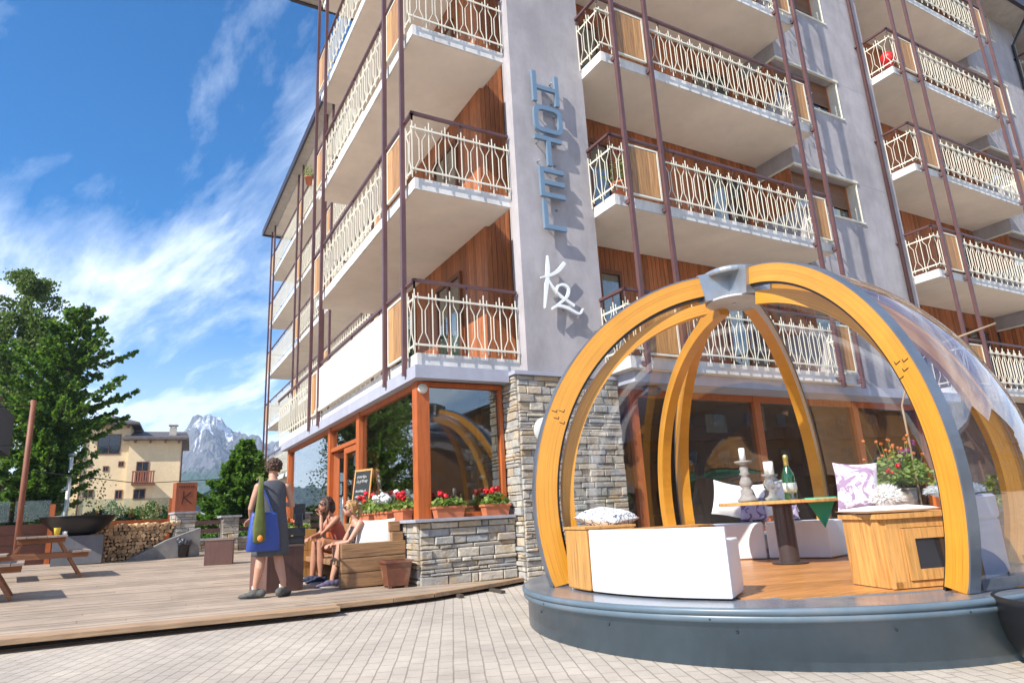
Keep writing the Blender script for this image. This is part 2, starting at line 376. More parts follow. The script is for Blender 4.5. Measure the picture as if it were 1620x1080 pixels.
# railings
def rail_mesh(L, name='railing'):
    g = MB(); n = max(1, round(L/.28)); s = L/n
    for i in range(n+1):
        x = i*s; g.tube([(x,0,.16),(x,0,1.21)], .0098, 4, smooth=False)
        if i < n:
            for a, bq in ((.20,.41),(.80,.59)):
                g.tube([(x+a*s,0,.24),(x+a*s,0,.36),(x+bq*s,0,.50),(x+bq*s,0,.86),(x+a*s,0,.98),(x+a*s,0,1.13)], .0080, 4, smooth=False)
    for z in (.31,1.05): g.box((-.03,-.022,z-.016),(L+.03,-.010,z+.016))
    return g.mesh(name)
def hand_mesh(L):
    g = MB(); g.box((-.03,-.03,1.30),(L+.03,.03,1.345))
    for i in range(max(2, round(L/1.6))+1): 
        x = L*i/max(2, round(L/1.6)); g.box((x-.012,-.012,1.19),(x+.012,.012,1.30))
    return g.mesh('handrail')
def panel_mesh(L):
    f = MB(); 
    for a, b_ in (((.0,-.02,.22),(L,.02,.255)),((.0,-.02,1.185),(L,.02,1.22)),((0,-.02,.255),(.035,.02,1.185)),((L-.035,-.02,.255),(L,.02,1.185))): f.box(a,b_)
    p = MB(); k = 3; wd = (L-.1)/k
    for i in range(k): p.box((.05+i*wd,-.014,.27),(.05+(i+1)*wd-.004,.014,1.17))
    return f.mesh('panel_frame'), p.mesh('wood_panel')
RM, HM, PMs = {}, {}, {}
def put(me, mat, parent, loc, rz, name):
    if not me.materials: me.materials.append(mat)
    o = bpy.data.objects.new(name, me); col.objects.link(o); o.parent = parent; o.location = loc; o.rotation_euler = (0,0,rz); return o
def run(parent, p, ang, segs, z):
    """segs: list of (start,length,kind) along the direction ang from point p"""
    for s, L, kd in segs:
        loc = (p[0]+math.cos(ang)*s, p[1]+math.sin(ang)*s, z); key = round(L,2)
        if kd == 'r':
            if key not in RM: RM[key] = rail_mesh(L)
            put(RM[key], CREAM, parent, loc, ang, 'railing')
        elif kd == 'h':
            if key not in HM: HM[key] = hand_mesh(L)
            put(HM[key], BROWNM, parent, loc, ang, 'handrail')
        else:
            if key not in PMs: PMs[key] = panel_mesh(L)
            put(PMs[key][0], CREAM, parent, loc, ang, 'panel_frame'); put(PMs[key][1], PANELW, parent, loc, ang, 'wood_panel')
def slab(poly, z, th=.2, ins=.0):
    g = MB(); g.prism(poly, z, z+th); o = g.build('balcony', WHITE, H)
    cx = sum(p[0] for p in poly)/len(poly); cy = sum(p[1] for p in poly)/len(poly)
    g = MB(); g.prism([(x+(.03 if x<cx else -.03), y+(.03 if y<cy else -.03)) for x,y in poly], z-.006, z-.001); g.build('soffit', SOFFIT, o)
    return o
for k in range(1,6):
    z = zk(k)
    poly = [(0,0),(1.765,0),(1.765,.84),(1.69,.84),(1.69,6.7),(0,6.7)]
    g = MB(); g.prism(poly, z, z+.2); o = g.build('balcony', WHITE, H)
    g = MB(); g.prism([(.03,.03),(1.74,.03),(1.74,.84),(1.69,.84),(1.69,6.67),(.03,6.67)], z-.006, z-.001); g.build('soffit', SOFFIT, o)
    run(o, (-.05,-.05), 0, [(0,1.76,'r'),(0,1.76,'h')], z)
    run(o, (-.05,-.05), R(90), [(0,.30,'r'),(.40,.80,'p'),(1.36,4.50,'r'),(5.98,.75,'p'),(0,6.8,'h')], z)
    if k > 1: run(o, (-.03,6.72), 0, [(0,1.7,'r'),(0,1.7,'h')], z)
    for j in range(NB):
        X0 = 3.37+10*j
        o = slab([(X0,-.84),(X0+5.98,-.84),(X0+5.98,.83),(X0,.83)], z)
        run(o, (X0-.04,-.90), 0, [(0,.26,'r'),(.37,.72,'p'),(1.20,4.06,'r'),(5.38,.50,'p'),(0,6.08,'h')], z)
        run(o, (X0-.04,-.90), R(90), [(0,.66,'r'),(0,.66,'h')], z)
        run(o, (X0+6.06,-.90), R(90), [(0,.66,'r'),(0,.66,'h')], z)
# full height steel posts
def post(x, y, z0=3.30, z1=17.38):
    g = MB(); g.box((x-.036,y-.036,z0),(x+.036,y+.036,z1)); 
    for k in range(1,6): g.box((x-.05,y-.0,zk(k)+.02),(x+.05,y+.09,zk(k)+.10))
    g.build('steel_post', BROWNM, H)
for j in range(NB):
    X0 = 3.37+10*j
    for dx in (.27,1.11,5.28,5.92): post(X0+dx,-.95)
for y_ in (.30,1.22,5.85,6.76): 
    g = MB(); g.box((-.125,y_-.036,3.30),(-.053,y_+.036,17.38)); g.build('steel_post', BROWNM, H)
# roof slab with dark gutter edge
g = MB(); g.box((-.4,-1.0,17.42),(42,9.4,17.75)); ro = g.build('roof', pm('roof_soffit', (.42,.38,.34), .85), H)
g = MB(); g.box((-.52,-1.12,17.38),(42,-1.0,17.85)); g.box((-.52,-1.0,17.38),(-.4,9.5,17.85)); g.box((-.4,9.4,17.38),(42,9.52,17.85)); g.build('gutter', pm('dark_gutter', (.03,.02,.025), .4), ro)
# windows of the facade blocks (they wrap the corner), shutters half down
def upper_window(X0, k):
    z0, z1 = zk(k)+1.38, zk(k)+2.45; a, b_ = X0+5.98, X0+8.28
    f = MB()
    f.box((a-.03,-.26,z1-.01),(b_+.06,-.20,z1+.05)); f.box((a-.03,-.26,z0-.05),(b_+.06,-.20,z0)); f.box((b_-.02,-.25,z0),(b_+.0,.10,z1)); f.box((a-.035,-.23,z1-.01),(a-.005,.8,z1+.04))
    o = f.build('window', CREAM, H)
    f = MB(); fy = .02
    for x in (a+.02, a+1.1, b_-.1): f.box((x,fy,z0),(x+.07,fy+.06,z1-.012))
    f.box((a+.02,fy+.002,z0),(b_-.02,fy+.058,z0+.07)); f.build('frame', ORANGE, o)
    f = MB(); sh = z0+.45
    zz_ = z1-.012
    while zz_ > sh: f.box((a+.09,fy-.012,zz_-.048),(b_-.1,fy+.0,zz_-.004)); zz_ -= .05
    f.build('roller_shutter', pm('shutter_slats', (.20,.085,.03), .5, isl=.12, var=.1), o)
    f = MB(); f.box((a+.09,fy+.02,z0+.07),(b_-.1,fy+.03,z1-.06)); f.build('pane', GLASS, o)
    f = MB(); x = a+.1
    while x < b_-.16: f.box((x,fy+.11,z0+.02),(x+.075,fy+.13+random.random()*.02,z1-.1)); x += .08
    f.build('curtain', pm('ochre_curtain', (.42,.29,.08), .8, isl=.3), o)
    f = MB(); boards(f,(a+.01,-.1,0),(a+.01,.78,0),(-1,0,0),z0+.01,z1-.02); f.build('side_cladding', CLAD, o)
for j in range(NB-1):
    for k in range(1,6): upper_window(3.37+10*j, k)
# balcony doors in the cladding
def balcony_door(x0, x1, y, k, nrm='y'):
    z0, z1 = zk(k)+.21, zk(k)+2.32; f = MB(); wf = .07
    def B(a,c,zlo,zhi,t0,t1,m):
        if nrm == 'y': m.box((a,y-t0,zlo),(c,y-t1,zhi))
        else: m.box((y-t0,a,zlo),(y-t1,c,zhi))
    for a,c in ((x0,x0+wf),((x0+x1)/2-wf/2,(x0+x1)/2+wf/2),(x1-wf,x1)): B(a,c,z0,z1,.05,-.01,f)
    B(x0,x1,z1-.001,z1+.08,.052,-.01,f)
    o = f.build('balcony_door', pm('door_frame_wood', (.16,.055,.02), .5, axis=2, grain=.5), H)
    f = MB(); B(x0+wf,x1-wf,z0,z1,.02,.012,f); f.build('pane', GLASS, o)
    f = MB(); n_ = int((x1-x0)/.09)
    for i in range(n_): B(x0+.02+i*.09,x0+.10+i*.09,z0+.02,z1-.02,.004+.006*(i%2),-.004,f)
    f.build('curtain', pm('grey_green_curtain', (.30,.34,.30), .8, isl=.2), o)
for k in range(1,6):
    for j in range(NB-1): balcony_door(3.37+10*j+.25, 3.37+10*j+1.35, .82, k); balcony_door(3.37+10*j+4.2, 3.37+10*j+5.4, .82, k)
    balcony_door(1.9, 3.1, 1.685, k, 'x'); balcony_door(4.4, 5.6, 1.685, k, 'x')
# downpipes
for j in range(NB-1):
    X0 = 3.37+10*j; g = MB(); g.tube([(X0+9.55,-.30,3.5),(X0+9.55,-.30,16.6),(X0+9.45,-.95,17.35)], .05, 8)
    for k in range(1,6): g.box((X0+9.48,-.31,zk(k)+1),(X0+9.62,-.23,zk(k)+1.04))
    g.build('downpipe', BROWNM if j == 0 else BLACK, H)
# ground floor --------------------------------------------------
g = MB(); g.box((-.07,-.10,3.20),(1.50,.10,3.395)); g.box((-.07,.10,3.20),(.14,10.3,3.395)); g.build('fascia', FASCIA, H)
g = MB(); g.box((.14,.10,3.22),(12,10.3,3.39)); g.build('ceiling', pm('room_ceiling', (.35,.32,.28), .9), H)
g = MB(); g.box((0,6.7,3.40),(3.7,11,3.60)); o = g.build('balcony', WHITE, H)
run(o, (-.05,6.85), R(90), [(.0,4.05,'r'),(0,4.1,'h')], 3.4)
g = MB(); g.box((-.09,1.30,3.70),(-.075,6.1,4.60)); g.box((-.08,1.30,3.70),(-.06,6.1,4.6)); tag(g.build('white_board', WHITE, H), 'long blank white board fixed over the first floor railing')
g = MB(); g.box((-.11,1.26,3.62),(-.05,6.14,3.69)); g.build('board_rail', CREAM, H)
# ashlar stonework: separate stones with uneven faces
def ashlar(g, p, q, n, z0, z1, seed=1, depth=.05):
    """stones on the plane from p to q (xy), outward normal n"""
    r_ = random.Random(seed); p, q, n = Vector((*p,0)), Vector((*q,0)), Vector((*n,0)); d = q-p; L = d.length; d.normalize()
    z = z0
    while z < z1-.02:
        h = r_.choice((.04,.05,.06,.075,.09,.11,.13)); h = min(h, z1-z)
        if z1-(z+h) < .04: h = z1-z
        x = 0
        while x < L-.01:
            wd = r_.uniform(.10,.42)*(1.0 if h > .08 else 1.2); wd = min(wd, L-x)
            if L-(x+wd) < .07: wd = L-x
            t_ = r_.uniform(.015,depth); m = .005
            c = []
            for (u,v) in ((x+m,z+m),(x+wd-m,z+m),(x+wd-m,z+h-m),(x+m,z+h-m)):
                c.append((u+r_.uniform(-.004,.004), v+r_.uniform(-.004,.004)))
            back = [p+d*u+Vector((0,0,v)) for u,v in c]
            cx_ = sum(a for a,_ in c)/4; cz_ = sum(b for _,b in c)/4
            mid = [p+d*(u+(cx_-u)*.02)+Vector((0,0,v))+n*(t_*.8) for u,v in c]
            bv = min(.012, h*.2)
            fr = [p+d*(u+(bv if u<cx_ else -bv))+Vector((0,0,v+(bv if v<cz_ else -bv)))+n*(t_+r_.uniform(-.004,.006)) for u,v in c]
            fs = []
            for i in range(4):
                j = (i+1)%4; fs += [(i,j,4+j,4+i),(4+i,4+j,8+j,8+i)]
            fs.append((8,9,10,11)); g.add(back+mid+fr, fs)
            x += wd
        z += h
g = MB(); g.box((1.56,-.22,.1),(3.52,1.2,3.30)); pil = g.build('stone_pillar', MORTAR, H)
g = MB(); ashlar(g,(1.56,-.22),(3.52,-.22),(0,-1),.12,3.30,4); ashlar(g,(1.56,1.0),(1.56,-.22),(-1,0),.12,3.30,5); ashlar(g,(3.52,-.22),(3.52,1.0),(1,0),.12,3.30,6); g.build('stonework', STONE, pil)
g = MB(); g.box((1.49,-.30,3.30),(3.62,.2,3.36)); g.build('cap', FASCIA, pil)
# low stone wall under the corner windows
LW = thing('low_stone_wall', 'low wall of rough stones under the corner windows with a grey ledge', 'wall', (0,0,0))
g = MB(); g.box((0,.02,.1),(1.53,.40,1.14)); g.box((0,.4,.1),(.30,3.0,1.14)); g.build('wall_core', MORTAR, LW)
g = MB(); ashlar(g,(-.0,.02),(1.52,.02),(0,-1),.12,1.14,11,.06); ashlar(g,(0,3.0),(0,.02),(-1,0),.12,1.14,12); g.build('stonework', STONE, LW)
g = MB(); g.box((-.10,-.09,1.145),(1.50,.42,1.19),.006); g.box((-.10,.42,1.145),(.34,3.05,1.189),.006); g.build('ledge', SLATE, LW)
# timber posts and glazing of the corner restaurant
def gpost(a, b, name='window_post'): g = MB(); g.box(a, b, .006); return g.build(name, ORANGE, H)
gpost((.04,.14,1.19),(.24,.34,3.198))
gpost((.06,3.20,.40),(.22,3.40,3.198)); gpost((.06,5.35,.40),(.22,5.55,3.198)); gpost((.06,9.8,.44),(.22,10.0,3.198))
g = MB(); g.box((.24,.17,1.192),(1.5,.29,1.26)); g.box((.24,.17,3.13),(1.5,.29,3.197)); g.box((.08,.34,1.192),(.20,3.2,1.26)); g.box((.08,.34,3.12),(.20,3.2,3.197)); g.box((.08,5.55,.5),(.20,9.8,.62)); g.box((.08,5.55,3.12),(.20,9.8,3.197)); g.box((.08,3.4,2.66),(.20,5.35,2.74)); g.box((.08,3.4,3.12),(.2,5.35,3.197)); g.box((1.44,.17,1.26),(1.5,.29,3.13))
g.build('window_frame', ORANGE, H)
for nm, a, b_ in (('front_pane',(.24,.225,1.26),(1.44,.235,3.13)),('side_pane',(.135,.34,1.26),(.145,3.2,3.12)),('transom_pane',(.135,3.4,2.74),(.145,5.35,3.12)),('far_pane',(.135,5.55,.62),(.145,9.8,3.12))):
    g = MB(); g.box(a, b_); g.build(nm, GLASS, H)
# entrance door, ajar
g = MB()
for a, b_ in (((0,0,0),(.05,.12,2.25)),((0,.83,0),(.05,.95,2.25)),((0.002,.12,0),(.048,.83,.2)),((0.002,.12,2.13),(.048,.83,2.25))): g.box(a,b_)
d_ = g.build('entrance_door', ORANGE, H, loc=(.10,3.42,.40)); d_.rotation_euler = (0,0,R(0))
g = MB(); g.box((.02,.12,.2),(.03,.83,2.13)); g.build('pane', GLASS, d_)
g = MB(); g.tube([(-.03,.88,.9),(-.03,.88,1.3)],.012,6); g.build('handle', STEEL, d_)
g = MB()
for a, b_ in (((0,0,0),(.05,.12,2.25)),((0,.83,0),(.05,.95,2.25)),((0.002,.12,0),(.048,.83,.2)),((0.002,.12,2.13),(.048,.83,2.25))): g.box(a,b_)
d2 = g.build('entrance_door', ORANGE, H, loc=(.16,5.34,.40)); d2.rotation_euler = (0,0,R(-118))
g = MB(); g.box((.02,.12,.2),(.03,.83,2.13)); g.build('pane', GLASS, d2)
# room behind the glass
g = MB(); g.box((.3,.45,.2),(12.8,10,.30)); g.build('room_floor', pm('room_floor_wood', (.12,.06,.03), .4, axis=1, grain=.5), H)
g = MB(); g.box((5.5,3.9,.3),(13,4.0,3.2)); g.box((12.7,.1,.3),(12.8,3.9,3.2)); g.box((1.6,5.6,.3),(5.5,5.7,3.2)); g.box((5.4,4,.3),(5.5,10,3.2)); g.box((1.5,1.0,.3),(3.6,1.1,3.2)); g.box((.3,10.0,.3),(5.4,10.1,3.2)); g.build('room_wall', ROOMW, H)
# bay behind the dome
for x in (3.95,7.05,10.15,12.6): gpost((x-.09,-.12,.62),(x+.09,.06,3.198))
g = MB(); g.box((3.62,-.10,.62),(13.3,.02,.70)); g.box((3.62,-.10,3.08),(13.3,.02,3.197)); g.build('window_frame', ORANGE, H)
for x0,x1 in ((3.62,3.86),(4.04,6.96),(7.14,10.06),(10.24,12.51)):
    g = MB(); g.box((x0,-.045,.70),(x1,-.035,3.08)); g.build('front_pane', GLASS, H)
g = MB(); g.box((3.52,-.72,3.20),(13.3,-.10,3.395)); g.build('fascia', FASCIA, H)
g = MB(); g.box((3.55,-.34,.60),(13.3,-.10,.645)); g.build('ledge', SLATE, H)
g = MB(); g.box((3.55,-.25,.05),(13.3,.2,.60)); g.build('plinth', pm('plinth_render', (.16,.155,.16), .8, dirt=.3), H)
g = MB(); g.box((13.3,-.23,.05),(40,.6,3.36)); g.build('facade_wall', pm('brown_render', (.20,.14,.11), .8, dirt=.3), H)
t = thing('wall_poster','pale poster with a dark red ring hanging inside the window behind the dome','poster',(7.33,.12,2.55))
g = MB(); g.box((-.17,0,0),(.17,.01,.5)); g.build('sheet', pm('poster_paper',(.62,.60,.58),.6), t)
g = MB(); n = 28; vs = [(math.cos(6.283*i/n)*r,-.006,.24+math.sin(6.283*i/n)*r) for r in (.075,.105) for i in range(n)]; g.add(vs,[(i,(i+1)%n,n+(i+1)%n,n+i) for i in range(n)]); g.box((-.012,-.006,.17),(.012,-.002,.31)); g.box((-.05,-.0065,.22),(.05,-.0025,.245)); g.build('emblem', pm('dark_red_ink',(.30,.02,.03),.6), t)
g = MB(); g.box((-.30,0,0),(.26,.02,.36),.004); o = g.build('picture', pm('pale_picture',(.66,.64,.58),.5)); o.location = (6.55,.5,2.55); tag(o,'pale square picture inside the window left of the red ring poster','picture')
t = thing('barrel','round wooden barrel head inside the window behind the white candle','barrel',(7.95,1.3,2.38)); g = MB(); g.tube([(0,0,0),(0,.15,0),(0,.45,0),(0,.7,0)],[.30,.33,.35,.33],28); g.build('staves', pm('barrel_oak',(.36,.20,.09),.6,axis=1,grain=.5), t); g = MB(); g.box((-.5,-.05,-2.0),(.5,.6,-.36)); g.build('stand', pm('room_counter',(.16,.09,.05),.5,axis=2,grain=.4), t)
def cafe_table(x, y, label):
    t = thing('cafe_table',label,'table',(x,y,.30)); g = MB(); g.box((-.35,-.35,.70),(.35,.35,.74),.006); g.build('tabletop', PANELW, t); g = MB(); g.lathe([(.22,0),(.22,.02),(.03,.03),(.03,.70)],(0,0,0),16,False); g.build('pedestal', BLACK, t)
    for s_ in (-1,1):
        c = thing('cafe_chair','brown wooden chair '+('left of' if s_<0 else 'right of')+' the table '+label.split('table ')[1],'chair',(x+s_*.62,y,.30),R(90*s_)); g = MB(); g.box((-.20,-.20,.43),(.20,.20,.46),.006); g.build('seat', PANELW, c)
        for a,b_ in ((-.18,-.18),(.18,-.18)): g = MB(); g.box((a-.018,b_-.018,0),(a+.018,b_+.018,.90)); g.build('leg', MATS['brown_house_wood'] if 'brown_house_wood' in MATS else BROWNM, c)
        for a,b_ in ((-.18,.18),(.18,.18)): g = MB(); g.box((a-.018,b_-.018,0),(a+.018,b_+.018,.43)); g.build('leg', BROWNM, c)
        g = MB(); [g.box((-.162,-.19,z),(.162,-.17,z+.07)) for z in (.62,.78)]; g.build('backrest', PANELW, c)
cafe_table(5.4,1.0,'wooden cafe table behind the window left of the candles'); cafe_table(9.0,.95,'wooden cafe table behind the window right of the barrel')
# wing at the back ------------------------------------------------
def zw(k): return 3.27+2.79*(k-1)
g = MB(); g.box((3.7,7.2,.2),(12,27.4,17.3)); g.build('wing_wall', pm('wing_render', (.42,.33,.27), .8, dirt=.15), H)
g = MB(); g.box((1.75,9.5,17.28),(13,28.0,17.45)); o = g.build('roof', pm('wing_roof_soffit', (.50,.45,.40), .8), H)
g = MB(); g.box((1.66,9.5,17.2),(1.75,28.1,17.55)); g.box((1.75,28.0,17.2),(13,28.1,17.55)); g.build('gutter', MATS['dark_gutter'], o)
WP = [(8.0,8.9),(13.9,14.9),(19.3,20.3),(26.4,27.35)]
for k in range(1,7):
    if k == 1:
        o = slab([(2.2,11),(3.7,11),(3.7,27.6),(2.2,27.6)], zw(k))
    else: o = slab([(2.2,7.0),(3.7,7.0),(3.7,27.6),(2.2,27.6)], zw(k))
    seg = []; 
    for a, b_ in WP:
        if k == 1 and a < 11: continue
        seg.append((a+.1, b_-a-.2, 'p'))
    prev = 7.1 if k > 1 else 11.1
    for a, b_ in WP:
        if k == 1 and a < 11: continue
        seg.append((prev, round(a-prev-.05,1), 'r')); prev = b_+.05
    seg.append((7.0 if k > 1 else 11, 20.6 if k > 1 else 16.6, 'h'))
    run(o, (2.15,0), R(90), seg, zw(k)+.02)
    run(o, (2.17,27.62), 0, [(0,1.5,'r'),(0,1.5,'h')], zw(k)+.02)
for a, b_ in WP:
    for y_ in (a, b_): g = MB(); g.box((2.05,y_-.05,.2),(2.13,y_+.05,17.2)); g.build('steel_post', BROWNM, H)
# ================================================================== DOME
PC = Vector((1.95,-4.22,0)); DC = Vector((2.04,-4.24,1.267)); FZ = .53
D = thing('dome_pavilion', 'clear dome pavilion with orange timber arches on a round blue grey base', 'dome', (0,0,0))
g = MB(); prof = [(2.33,.06),(2.335,.42),(2.375,.425),(2.375,.465),(2.365,.47),(2.385,.475),(2.385,.505),(2.37,.515)]
g.loft([(PC.x,PC.y,z,r,r) for r,z in prof], True, 96); base = g.build('base', BLUEG, D)
g = MB(); g.loft([(PC.x,PC.y,.03,2.28,2.28),(PC.x,PC.y,.07,2.28,2.28)], False, 64); g.build('base_gap', BLACK, D)
g = MB()
for a in range(0,360,24): g.ell((PC.x+2.336*math.cos(R(a)),PC.y+2.336*math.sin(R(a)),.36),(.009,.009,.009),sub=1)
for a in range(12,360,40): g.ell((PC.x+2.376*math.cos(R(a)),PC.y+2.376*math.sin(R(a)),.445),(.007,.007,.007),sub=1)
g.build('screw', BLACK, base)
g = MB(); n = 96
vs = [(PC.x+r*math.cos(2*math.pi*i/n),PC.y+r*math.sin(2*math.pi*i/n),.5162) for r in (1.95,2.36) for i in range(n)]
g.add(vs,[(i,(i+1)%n,n+(i+1)%n,n+i)[::-1] for i in range(n)]); g.build('floor_rim', BLUETOP, D)
g = MB(); x = -1.96; FL = pm('dome_floor_board', (.52,.235,.07), .34, var=.15, axis=0, grain=.6, bump=.12, isl=.2)
rotf = Matrix.Rotation(R(-25),3,'Z')
while x < 1.96:
    e = min(x+.118, 1.96); h0 = math.sqrt(max(0,1.96**2-max(abs(x),abs(e))**2)); h1 = h0
    if h0 > .05: g.add([PC+rotf@Vector(v) for v in ((-h0,x,.505),(h0,x,.505),(h0,e-.005,.505),(-h0,e-.005,.505),(-h0,x,.522),(h0,x,.522),(h0,e-.005,.522),(-h0,e-.005,.522))],[(4,5,6,7),(0,1,5,4),(1,2,6,5),(2,3,7,6),(3,0,4,7)])
    x += .12
g.build('floor', FL, D)
def arch(az, r0, r1, wd, name, mat, e0=None, e1=86.0, parent=D, dz=0.0, n=44):
    a = R(az); rad = Vector((math.cos(a),math.sin(a),0)); tn = Vector((-math.sin(a),math.cos(a),0)); g = MB(); rm = (r0+r1)/2
    if e0 is None: e0 = math.degrees(math.asin((FZ-.005-DC.z)/rm))
    rings = []
    for i in range(n+1):
        e = R(e0+(e1-e0)*i/n); d_ = rad*math.cos(e)+Vector((0,0,math.sin(e)))
        rings.append([DC+d_*r0-tn*wd/2, DC+d_*r1-tn*wd/2, DC+d_*r1+tn*wd/2, DC+d_*r0+tn*wd/2])
    vs = [v for r_ in rings for v in r_]; 
    for v in vs: v.z = max(v.z, FZ-.012)
    fs = [(i*4+k,i*4+(k+1)%4,(i+1)*4+(k+1)%4,(i+1)*4+k) for i in range(n) for k in range(4)]+[(3,2,1,0),(n*4,n*4+1,n*4+2,n*4+3)]
    g.add(vs,fs); return g.build(name, mat, parent)
def strip(ar, az, r, wd, th=.012): arch(az, r, r+th, wd, 'cover_strip', STRIP, parent=ar)
for az, outer, inner, wd, off in ((158,(2.12,2.33),(1.93,2.045),.16,3),(255.5,(2.15,2.33),(1.94,2.08),.09,9)):
    a_ = arch(az, outer[0], outer[1], wd, 'arch', LARCH); strip(a_, az, outer[1], wd+.005)
    s_ = 1 if az < 200 else -1
    arch(az-s_*off, inner[0], inner[1], wd*.8, 'arch', LARCH, e1=80)
    b_ = arch(az, outer[0]-.025, outer[0], wd*.6, 'dark_gap_strip', BLACK, parent=a_)  # black strip paints in the dark gap between the paired arches
for az, r0, r1, wd in ((67,2.10,2.26,.12),(76,1.97,2.10,.12),(22,2.10,2.25,.13),(318,2.17,2.33,.12)):
    a_ = arch(az, r0, r1, wd, 'arch', LARCH, e1=84)
    if r1 > 2.2: strip(a_, az, r1, wd+.02)
BLUEREFL = glass_mat('blue_reflect_panel', (.80,.82,.90), .008, 1.5, .13, bump=.07, bs=1.1)  # blue reflection of the right panel put into its tint
def shell(az0, az1, r, name, e1=84, mat=PLASTIC):
    g = MB(); na = max(4,int((az1-az0)/4)); ne = 26; e0 = math.degrees(math.asin((FZ+.02-DC.z)/r))
    vs = [DC+r*Vector((math.cos(R(e))*math.cos(R(a)),math.cos(R(e))*math.sin(R(a)),math.sin(R(e)))) for e in [e0+(e1-e0)*i/ne for i in range(ne+1)] for a in [az0+(az1-az0)*k/na for k in range(na+1)]]
    g.add(vs,[(i*(na+1)+k,i*(na+1)+k+1,(i+1)*(na+1)+k+1,(i+1)*(na+1)+k) for i in range(ne) for k in range(na)],True); g.build(name, mat, D)
shell(77,156,2.20,'clear_panel'); shell(23,66,2.20,'clear_panel'); shell(-41,21,2.22,'clear_panel'); shell(257,317,2.30,'clear_panel',mat=BLUEREFL)
def ringbar(az0, az1, r, z, h=.05, t=.03, name='base_channel'):
    g = MB(); n = max(3,int((az1-az0)/5))
    for i in range(n):
        a, b_ = R(az0+(az1-az0)*i/n), R(az0+(az1-az0)*(i+1)/n)
        g.beam((DC.x+r*math.cos(a),DC.y+r*math.sin(a),z),(DC.x+r*math.cos(b_),DC.y+r*math.sin(b_),z),t,h)
    return g.build(name, STRIP, D)
ringbar(258,520,2.19,FZ+.035,.07)
# joint bolts in the front arches: small inlaid plates
for az, par in zip((158,255.5), [o for o in D.children if o.name.split('.')[0]=='arch'][:3:2]):
    g = MB()
    for e in (22,):
        a = R(az); rad = Vector((math.cos(a),math.sin(a),0)); s_ = 1 if az < 200 else -1; tn = Vector((-math.sin(a),math.cos(a),0))*s_; hw = .081 if az < 200 else .046
        for dr, de in ((-.05,-1),(.02,-.3),(.06,1.2),(-.01,1.9)):
            dd = rad*math.cos(R(e+de))+Vector((0,0,math.sin(R(e+de)))); tt = -rad*math.sin(R(e+de))+Vector((0,0,math.cos(R(e+de))))
            g.obox(DC+dd*(2.22+dr)+tn*hw, dd, tt, tn, .024, .003, .002)
            g.obox(DC+dd*(2.22+dr-.024)+tn*hw+tt*.012, tt, dd, tn, .014, .003, .002)
    g.build('joint_plate', BLACK, par)
# hub
top = DC.z+2.33
g = MB(); g.lathe([(.30,0),(.31,.02),(.31,.05),(.26,.075),(.02,.10)], (DC.x,DC.y,top-.02), 32, False)
hb = g.build('hub', STEEL, D)
g = MB(); g.lathe([(.29,0),(.29,.02)], (DC.x,DC.y,top-.30), 40, False); g.tube([(DC.x,DC.y,top-.29),(DC.x,DC.y,top-.02)],.05,12); g.tube([(DC.x,DC.y,top-.325),(DC.x,DC.y,top-.30)],.02,8); g.build('hub_plate', pm('pale_steel', (.55,.54,.53), .45, metal=.3), hb)
for az in (158,255.5,71,22,318):
    a = R(az); rad = Vector((math.cos(a),math.sin(a),0)); tn = Vector((-math.sin(a),math.cos(a),0)); g = MB()
    pr = []
    for e in (80,83,86,89):
        d_ = rad*math.cos(R(e))+Vector((0,0,math.sin(R(e)))); pr.append((DC+d_*2.06,DC+d_*2.36))
    for (p0,p1),(q0,q1) in zip(pr,pr[1:]):
        wv = tn*.085; g.add([p0-wv,p1-wv,p1+wv,p0+wv,q0-wv,q1-wv,q1+wv,q0+wv],[(0,1,2,3)[::-1],(4,5,6,7),(0,1,5,4),(1,2,6,5),(2,3,7,6),(3,0,4,7)])
    g.build('hub_bracket', STEEL, hb)
# ------------------------------------------------------------------ furniture in the dome
def arcbox(g, r0, r1, a0, a1, z0, z1, n=14, lean=0.0):
    vs = []
    for i in range(n+1):
        a = R(a0+(a1-a0)*i/n)
        for r, z in ((r0,z0),(r1,z0),(r1+lean,z1),(r0,z1)): vs.append((DC.x+r*math.cos(a),DC.y+r*math.sin(a),z))
    g.add(vs,[(i*4+k,i*4+(k+1)%4,(i+1)*4+(k+1)%4,(i+1)*4+k)[::-1] for i in range(n) for k in range(4)]+[(0,1,2,3),(n*4+3,n*4+2,n*4+1,n*4)])
t = thing('curved_bench', 'low white curved bench with pine end box at the open front of the dome', 'bench', (DC.x,DC.y,FZ), group=None)
def local(o_parent, g): 
    l = o_parent.location; g.v = [(v[0]-l.x, v[1]-l.y, v[2]-l.z) for v in g.v]; return g
g = MB(); arcbox(g,2.06,2.11,177.5,213,FZ+.0,1.03); arcbox(g,1.62,2.06,177.5,213,FZ+.0,.93); o = local(t,g).build('white_body', WPLAST, t); 
b = o.modifiers.new('b','BEVEL'); b.width = .012; b.segments = 2; b.limit_method = 'ANGLE'
g = MB(); arcbox(g,1.60,2.12,165,177,FZ,1.035,4); o = local(t,g).build('pine_box', BOXW, t); b = o.modifiers.new('b','BEVEL'); b.width = .012; b.segments = 2; b.limit_method = 'ANGLE'
g = MB(); arcbox(g,1.59,2.13,164.8,177.1,1.036,1.056,4); local(t,g).build('box_lid', BOXW, t)
t = thing('curved_bench', 'white curved bench in two lit blocks at the back of the dome behind the table', 'bench', (DC.x,DC.y,FZ))
for a0,a1 in ((42,64),(14,41)):
    g = MB(); arcbox(g,1.45,1.95,a0,a1,FZ,.94); o = local(t,g).build('white_body', WPLAST, t); b = o.modifiers.new('b','BEVEL'); b.width=.012; b.limit_method='ANGLE'
